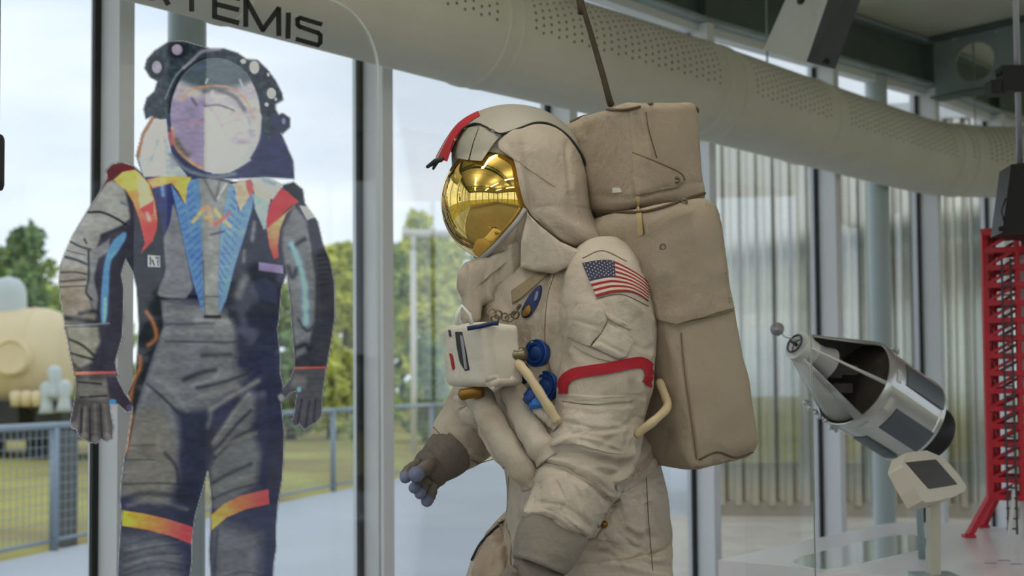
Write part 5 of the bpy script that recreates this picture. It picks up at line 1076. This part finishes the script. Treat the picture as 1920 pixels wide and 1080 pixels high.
# thigh pocket on the far leg with its dark strap
patch([(938, 966), (952, 990), (958, 1040), (955, 1090), (905, 1100), (882, 1085), (892, 1040), (912, 1000)], .006, .012, 'thigh_pocket', cloth_d, .012, 1, noise=.003, stk=[([(938, 970), (946, 1010), (952, 1080)], 4, .01), ([(900, 1030), (940, 1010)], 5, .005)])
seam([(884, 1050), (900, 1020), (920, 998), (934, 985)], .003, 'pocket_binding', M['dark'], bvh((bv, bf)), suit, .022)
q = hit(BT, 1133., 983., .012); v, f = lathe(q, q-CP, [(-.01, .008), (.004, .006)], 12); mesh('toggle', v, f, brass, suit)
# ---- suspension rope to the roof
q0 = hit(BO, 1146., 204., .0); rope_pts = [q0+np.array([0, .008, .012]), P(1142., 185., 2.86), P(1130., 140., 2.87), P(1110., 70., 2.88), P(1090., 0., 2.89), P(1076., -80., 2.9)]
dr_ = rope_pts[-1]-rope_pts[-2]; rope_pts.append(rope_pts[-1]+dr_*((4.0-rope_pts[-1][2])/dr_[2])*np.array([.55, 1, 1]))
rp = spline(rope_pts, 50); v, f = tube(rp, list(np.linspace(.0085, .0048, 50)), 8); rope = mesh('suspension_rope', v, f, mat('olive_rope', (66, 56, 38), .8, 0, .2, 40), None, True, loc=tuple(rope_pts[0])); tag(rope, 'thin olive brown rope rising from the backpack to the roof', 'rope')
# ---- plinth
pc = np.array([suit_base[0], 3.02]); v, f = rbox((pc[0], pc[1], PLZ/2), (1, 0, 0), (0, 1, 0), (0, 0, 1), (.80, .8, PLZ), .02, 8)
pl_ = mesh('suit_plinth', v, f, M['white'], None, True, loc=(pc[0], pc[1], 0), auto=40); tag(pl_, 'low white plinth the white spacesuit stands on', 'plinth')
# ================================================================== DISPLAY TABLE ON THE RIGHT
TZ = 1.02
gloss = mat('white_gloss_laminate', (238, 238, 244), .22, 0, .02, 2)
def tz(x, y): return on_z(float(x), float(y), TZ)
c1, c2, c3 = tz(1347, 1050), tz(1640, 985), tz(1770, 990)
du = (c2-c1)/np.linalg.norm(c2-c1); dn = np.array([du[1], -du[0], 0])
c2b = c2+du*.14+dn*.03; c3 = c2+du*.22+dn*.16
c4 = c3+dn*1.25; c5 = c1-du*.02+dn*1.55
tb = thing('display_table', 'glossy white display table with rounded corner and glazed inset', 'table', (c2[0], c2[1]-.4, 0))
top = resample(np.array([c1, c2, c2b, c3, c4, c5])[:, :2], 120, True, 0); top = np.vstack([[c1[:2]], spline(np.array([c2[:2]-du[:2]*.1, c2[:2]+du[:2]*.02+dn[:2]*.004, c2b[:2], c2[:2]+du[:2]*.2+dn[:2]*.1, c3[:2]+dn[:2]*.05]), 24), [c4[:2], c5[:2]]])
v, f = sheet([(p[0], p[1], TZ) for p in top], (0, 0, 1), .05); mesh('table_top', v, f, gloss, tb, False)
ctr = top.mean(0); v, f = sheet([(*(ctr+(p-ctr)*.97), TZ-.05) for p in top], (0, 0, 1), TZ-.05); mesh('table_base', v, f, gloss, tb, False)
ins = np.array([tz(x, y) for x, y in ((1470, 1053), (1527, 1068), (1557, 1070), (1675, 1044), (1740, 1029), (1742, 1010), (1700, 1003), (1672, 1005), (1582, 1025))]); ins = np.c_[resample(ins[:, :2], 60, True, 1), np.full(60, TZ+.003)]
v, f = sheet(ins, (0, 0, 1), .006); mesh('glazed_inset', v, f, mat('inset_glass', (214, 230, 224), .05, 0, coat=1.0), tb, False)
# faint print marks on the table top
for x, y in ((1856, 1056), (1882, 1051), (1905, 1058)):
    q = tz(x, y); v, f = sheet([q+np.array([a, b, .001]) for a, b in ((-.02, -.008), (.016, -.012), (.022, .008), (-.012, .012))], (0, 0, 1), .001); mesh('print_mark', v, f, mat('pale_print', (150, 156, 190), .5), tb, False)
# ---- spacecraft model
cr = thing('spacecraft_model', 'silver cutaway spacecraft model with conical nose and black engine bell', 'model', tuple(tz(1752, 1060)))
N_, E_ = P(1494., 647., 3.98), P(1746., 815., 4.25); axc = (E_-N_); La = np.linalg.norm(axc); axc /= La
silver = mat('silver_foil', (206, 208, 208), .28, .75, .08, 10); silv2 = mat('pale_silver_paint', (210, 210, 206), .4, .2); dkp = mat('dark_radiator_panel', (96, 104, 112), .4, .3); blk = mat('engine_black', (16, 16, 18), .5); inn = mat('cutaway_interior', (58, 54, 50), .7, 0, .4, 30)
pxm = FPX/4.1; Rc = 88/pxm; t1, t2 = .40*La, .82*La
side = np.cross(axc, [0, 0, 1.]); side /= np.linalg.norm(side); side = side if side[1] < 0 else -side; upc = np.cross(side, axc); upc = upc if upc[2] > 0 else -upc
def arcshell(prof, a0, a1, n=40, inner=.004):
    V = []; F = []; m = len(prof); g = np.linspace(a0, a1, n)
    for lay in (0, inner):
        for h, r in prof:
            for a in g: V.append(N_+axc*h+(side*math.cos(a)+upc*math.sin(a))*(r-lay))
    for l_ in (0, 1):
        for i in range(m-1):
            for k in range(n-1): o = l_*m*n+i*n+k; F.append((o, o+1, o+n+1, o+n))
    o = m*n
    for i in range(m-1):
        for k in (0, n-1): F.append((i*n+k, (i+1)*n+k, o+(i+1)*n+k, o+i*n+k))
    for k in range(n-1):
        for i in (0, m-1): F.append((i*n+k, i*n+k+1, o+i*n+k+1, o+i*n+k))
    return V, F
v, f = arcshell([(t1, Rc), (t1+.012, Rc+.004), (t1+.026, Rc+.004), (t1+.03, Rc), (t2-.02, Rc*.98), (t2-.016, Rc), (t2, Rc)], 0, 2*math.pi, 64); mesh('service_module', v, f, silver, cr, auto=35)
v, f = lathe(N_+axc*t2, axc, [(-.002, Rc*.97), (.004, Rc*.97), (.012, Rc*.7), (.014, .05)], 40); mesh('aft_bulkhead', v, f, silv2, cr, auto=35)
v, f = lathe(N_+axc*(t1+.02), axc, [(0, Rc*.96), (.005, Rc*.96)], 40); mesh('forward_bulkhead', v, f, inn, cr, False)
# cutaway cone: hood over the top, open towards the viewer, a lower strut
rt = 28/pxm
v, f = arcshell([(.015, rt), (t1*.35, rt+.3*(Rc-rt)), (t1*.8, rt+.78*(Rc-rt)), (t1, Rc)], math.radians(62), math.radians(215), 40, .005); mesh('cone_shell', v, f, silver, cr, auto=50)
v, f = arcshell([(.02, rt*.95), (t1, Rc*.92)], math.radians(215), math.radians(300), 24, .004); mesh('cone_inner_wall', v, f, silv2, cr)
v, f = arcshell([(.02, rt*1.0), (t1, Rc)], math.radians(-62), math.radians(-50), 6, .005); mesh('cone_rib', v, f, silver, cr)
v, f = arcshell([(.02, rt*1.0), (t1, Rc)], math.radians(-4), math.radians(1), 4, .004); mesh('cone_rib', v, f, silv2, cr)
v, f = lathe(N_, axc, [(0, rt*.75), (0, rt), (.03, rt), (.035, rt*.9), (.06, rt*.9)], 32); mesh('docking_collar', v, f, silv2, cr, auto=40)
tr_ = np.linspace(0, 2*math.pi, 25); v, f = tube([N_-axc*.01+(side*math.cos(a)+upc*math.sin(a))*rt*.62 for a in tr_], .0035, 8); mesh('docking_ring', v, f, M['dark'], cr)
v, f = tube([N_+axc*.01, N_-axc*.03], [.007, .004], 10); mesh('docking_probe', v, f, M['dark'], cr)
for a in (.6, 2.7, 4.8): v, f = tube([N_-axc*.012, N_-axc*.01+(side*math.cos(a)+upc*math.sin(a))*rt*.62], .002, 6); mesh('probe_strut', v, f, M['dark'], cr)
v, f = lathe(N_+axc*.06, axc, [(0, rt*.85), (.04, rt*.95), (.07, rt*1.2), (.08, rt*.6)], 24); mesh('tunnel', v, f, rimm, cr, auto=40)
b = MB(); q0 = N_+axc*(t1*.62); b.box(q0, (.05, .05, .06)); b.box(N_+axc*(t1*.82)+upc*.02, (.07, .05, .03)); b.box(N_+axc*(t1*.85)-upc*.04, (.06, .07, .03)); b.build('crew_couches', inn, cr)
q = N_+axc*.07+upc*.032-side*-.012; v, f = tube([q, q+axc*.035+upc*.003], .0065, 10); mesh('lit_strip', v, f, mat('amber_glow', (1., .62, .18), .4, emit=4.0), cr)
for a0, a1, h0, h1 in ((-.9, -.35, .30, .95), (.2, .75, .30, .95), (-1.7, -1.3, .35, .9)):
    v, f = arcshell([(t1+(t2-t1)*h0, Rc+.003), (t1+(t2-t1)*h1, Rc+.003)], a0, a1, 14, .003); mesh('radiator_panel', v, f, dkp, cr, auto=40)
for a in (-.5, .15, .9, 1.6, -1.2):
    v, f = arcshell([(t1+.035, Rc+.002), (t1+.055, Rc+.002)], a, a+.28, 8, .002); mesh('access_panel', v, f, silv2, cr, auto=40)
v, f = lathe(N_+axc*t2, axc, [(0, Rc*.45), (.03, Rc*.42), (.05, Rc*.50), (.11, Rc*.64), (.12, Rc*.62)], 36); mesh('engine_bell', v, f, blk, cr, auto=40)
for a, h in ((1.2, .25), (4.4, .12)):
    q = N_+axc*(t1+(t2-t1)*h)+(side*math.cos(a)+upc*math.sin(a))*(Rc+.008)
    for dd in (axc, -axc, side, -side): v, f = tube([q, q+dd*.016], [.003, .006], 8); mesh('thruster', v, f, silver, cr)
for k in range(5): q = N_+axc*(t1*(.75+.06*k))+(side*math.cos(3.9+.1*k)+upc*math.sin(3.9+.1*k))*(Rc*.95); v, f = lathe(q, -upc, [(0, .009), (.012, .008), (.016, .003)], 10); mesh('cone_fitting', v, f, silver, cr)
aq = N_-axc*.03; v, f = lathe(P(1458., 618., 4.0), (-.4, -.9, .2), [(0, .002), (.003, .015), (.006, .022)], 18); mesh('dish_antenna', v, f, rimm, cr); v, f = tube([P(1458., 618., 4.0), P(1472., 632., 3.99), N_+axc*.01+upc*.02], .002, 6); mesh('antenna_boom', v, f, rimm, cr)
ft = tz(1752, 1060); bq = N_+axc*(t2+.02); v, f = tube([(ft[0], ft[1]+.12, TZ+.004), (bq[0], ft[1]+.12, bq[2]-.06), bq], .012, 10); mesh('support_rod', v, f, M['steel'], cr)
# ---- information tablet on its post
kn = np.array([.72, -.52, .50]); kn /= np.linalg.norm(kn); kc = P(1745., 893., 3.78)
tk_ = thing('information_tablet', 'pale tilted information tablet with dark screen on a square post', 'tablet', tuple(tz(1750, 1085)))
def onk(poly, off, sm=1, n=60): p = resample(np.array(poly, float), n, True, sm); return on_plane(p[:, 0], p[:, 1], kc+kn*off, kn)
v, f = sheet(onk([(1680, 851), (1756, 842), (1814, 908), (1806, 926), (1738, 944), (1728, 938)], 0), kn, .05); mesh('tablet_case', v, f, mat('cream_plastic', (216, 210, 196), .5), tk_, False)
v, f = sheet(onk([(1698, 867), (1755, 861), (1796, 908), (1742, 917)], .0012, 0), kn, .002); mesh('screen', v, f, mat('dark_screen', (46, 46, 38), .4, spec=.25), tk_, False)
pb = tz(1750, 1085); pt = P(1750., 940., pb[1]); b = MB().bar((pb[0], pb[1], TZ+.004), (pt[0], pb[1], pt[2]+.004), .044, .03); b.build('post', mat('sand_metal', (190, 188, 172), .45, .2), tk_)
MB().box((pb[0], pb[1], TZ+.009), (.12, .1, .012)).build('base_plate', M['steel'], tk_)
# ---- red lattice launch tower model
rd = mat('red_tower_paint', (186, 24, 44), .45); rdk = mat('grey_track', (62, 66, 74), .5); gw = mat('tower_white', (214, 214, 214), .5)
tcx = tz(1926, 1006)+np.array([0, 0, .004]); tw = thing('launch_tower_model', 'tall red lattice launch tower model standing on the white table', 'model', tuple(tcx))
hw = .112; g = math.radians(-28)
def tp(x, y, z): return np.array([tcx[0]+x*math.cos(g)-y*math.sin(g), tcx[1]+x*math.sin(g)+y*math.cos(g), z])
zt = P(1850., 440., tcx[1])[2]; zb = TZ+.15; lev = 15; cs = [(-hw, -hw), (hw, -hw), (hw, hw), (-hw, hw)]
for (x, y) in cs:
    MB().bar(tp(x, y, zb), tp(x, y, zt), .020).build('corner_post', rd, tw); MB().bar(tp(x*1.6, y*1.6, TZ+.014), tp(x, y, zb), .022).build('splayed_leg', rd, tw); MB().box(tp(x*1.6, y*1.6, TZ+.012), (.04, .04, .012)).build('foot', rd, tw)
for k in range(lev+1):
    z = zb+(zt-zb)*k/lev; b = MB()
    for j in range(4): b.bar(tp(*cs[j], z), tp(*cs[(j+1) % 4], z), .019)
    b.build('ring_beam', rd, tw)
for k in range(lev):
    za, zc = zb+(zt-zb)*k/lev, zb+(zt-zb)*(k+1)/lev
    for j in range(4):
        (xa, ya), (xb, yb) = cs[j], cs[(j+1) % 4]; mx, my = (xa+xb)/2, (ya+yb)/2; b = MB()
        b.bar(tp(xa, ya, za), tp(mx, my, zc), .011); b.bar(tp(xb, yb, za), tp(mx, my, zc), .011); b.bar(tp(mx, my, za), tp(mx, my, zc), .016); b.build('bracing', rd, tw)
MB().box(tp(0, 0, zt+.008), (2*hw+.02, 2*hw+.02, .016), Matrix.Rotation(g, 3, 'Z')).build('top_deck', rd, tw)
for x in (-.05, -.02): MB().bar(tp(x, -hw-.012, TZ+.02), tp(x, -hw-.012, zt-.1), .006).build('lift_rail', rdk, tw)
for k in range(26): z = TZ+.04+k*.037; MB().bar(tp(-.055, -hw-.014, z), tp(-.015, -hw-.014, z), .006).build('lift_rung', rdk, tw)
for x, y in ((-hw*.4, -hw*1.3), (hw*.2, -hw*1.2)): MB().bar(tp(x, y, TZ+.012), tp(x*.6, y*.8, zb+.05), .012).build('white_strut', gw, tw)
v, f = lathe(tp(0.01, .02, TZ+.005), (0, 0, 1), [(0, .035), (zt-TZ-.1, .03), (zt-TZ-.08, .01)], 20); mesh('white_core', v, f, gw, tw, auto=40)
# ---- black spotlight on a rod below the roof beam
sp = thing('hanging_spotlight', 'black boxy spotlight hanging on a silver rod above the red tower', 'spotlight', tuple(P(1910., 200., 4.5)))
f1 = [P(1896., 308., 4.4), P(1975., 300., 4.4), P(1975., 446., 4.35), P(1879., 436., 4.35)]; f2 = [q+np.array([.02, .16, .0]) for q in f1]
mesh('lamp_body', f1+f2, [(0, 1, 2, 3), (7, 6, 5, 4), (0, 4, 5, 1), (1, 5, 6, 2), (2, 6, 7, 3), (3, 7, 4, 0)], blk, sp, False)
a_ = P(1912., 310., 4.48); v, f = tube([a_, (a_[0], a_[1], 3.3), (a_[0], a_[1], 4.0)], .0105, 12); mesh('rod', v, f, mat('silver_rod', (176, 180, 196), .35, .5), sp)
k_ = P(1890., 150., 4.48); b = MB(); b.box((a_[0]-.02, a_[1], k_[2]), (.09, .07, .09)); b.box((a_[0]-.08, a_[1], k_[2]-.03), (.05, .06, .05)); b.build('clamp', blk, sp)
v, f = tube([P(1868., 142., 4.46), P(1880., 134., 4.46), P(1896., 140., 4.46)], .006, 8); mesh('clamp_lever', v, f, blk, sp)
v, f = tube([P(1884., 420., 4.34), P(1878., 395., 4.34), P(1886., 372., 4.34)], .003, 6); mesh('cable', v, f, blk, sp)
v, f = tube([P(1880., 428., 4.36), P(1873., 430., 4.36)], .008, 8); mesh('knob', v, f, blk, sp)
# ---- clear barrier panel in front of the table
ga = on_z(1527., 1150., 0.6); gpn = np.array([.25, -.97, 0]); gpn /= np.linalg.norm(gpn); g0 = P(1527., 900., 3.3); gu = np.array([-gpn[1], gpn[0], 0]); gu = gu if gu[0] > 0 else -gu
ztp = P(1527., 612., 3.3)[2]; e0 = np.array([g0[0], g0[1], 0])
gb = thing('barrier_panel', 'clear glass barrier panel beside the white spacesuit', 'barrier', tuple(e0-gu*.15))
v, f = sheet([e0-gu*.19+zv*.02, e0+zv*.02, e0+zv*ztp, e0-gu*.19+zv*ztp], gpn, .01); mesh('clear_sheet', v, f, M['acrylic'], gb, False)
MB().bar(e0-gpn*.005+zv*.02, e0-gpn*.005+zv*ztp, .0028, .0028).build('polished_edge', mat('green_glass_edge', (150, 166, 160), .2), gb)
MB().bar(e0-gu*.19+zv*.03, e0+zv*.03, .06, .06).build('shoe', M['alu'], gb)
# ---- dark wall speaker at the left frame edge
q = P(-15., 302., 2.7); sk = thing('dark_speaker', 'dark speaker box cut by the left frame edge', 'speaker', tuple(q))
v, f = rbox(q, (1, 0, 0), (0, 1, 0), (0, 0, 1), (.036, .06, .122), .01, 8); mesh('cabinet', v, f, blk, sk, auto=40)
v, f = tube([q+np.array([0, .02, .07]), np.array([q[0]-.004, q[1]+.02, 4.0])], .008, 8); mesh('hanger_rod', v, f, M['steel'], sk)
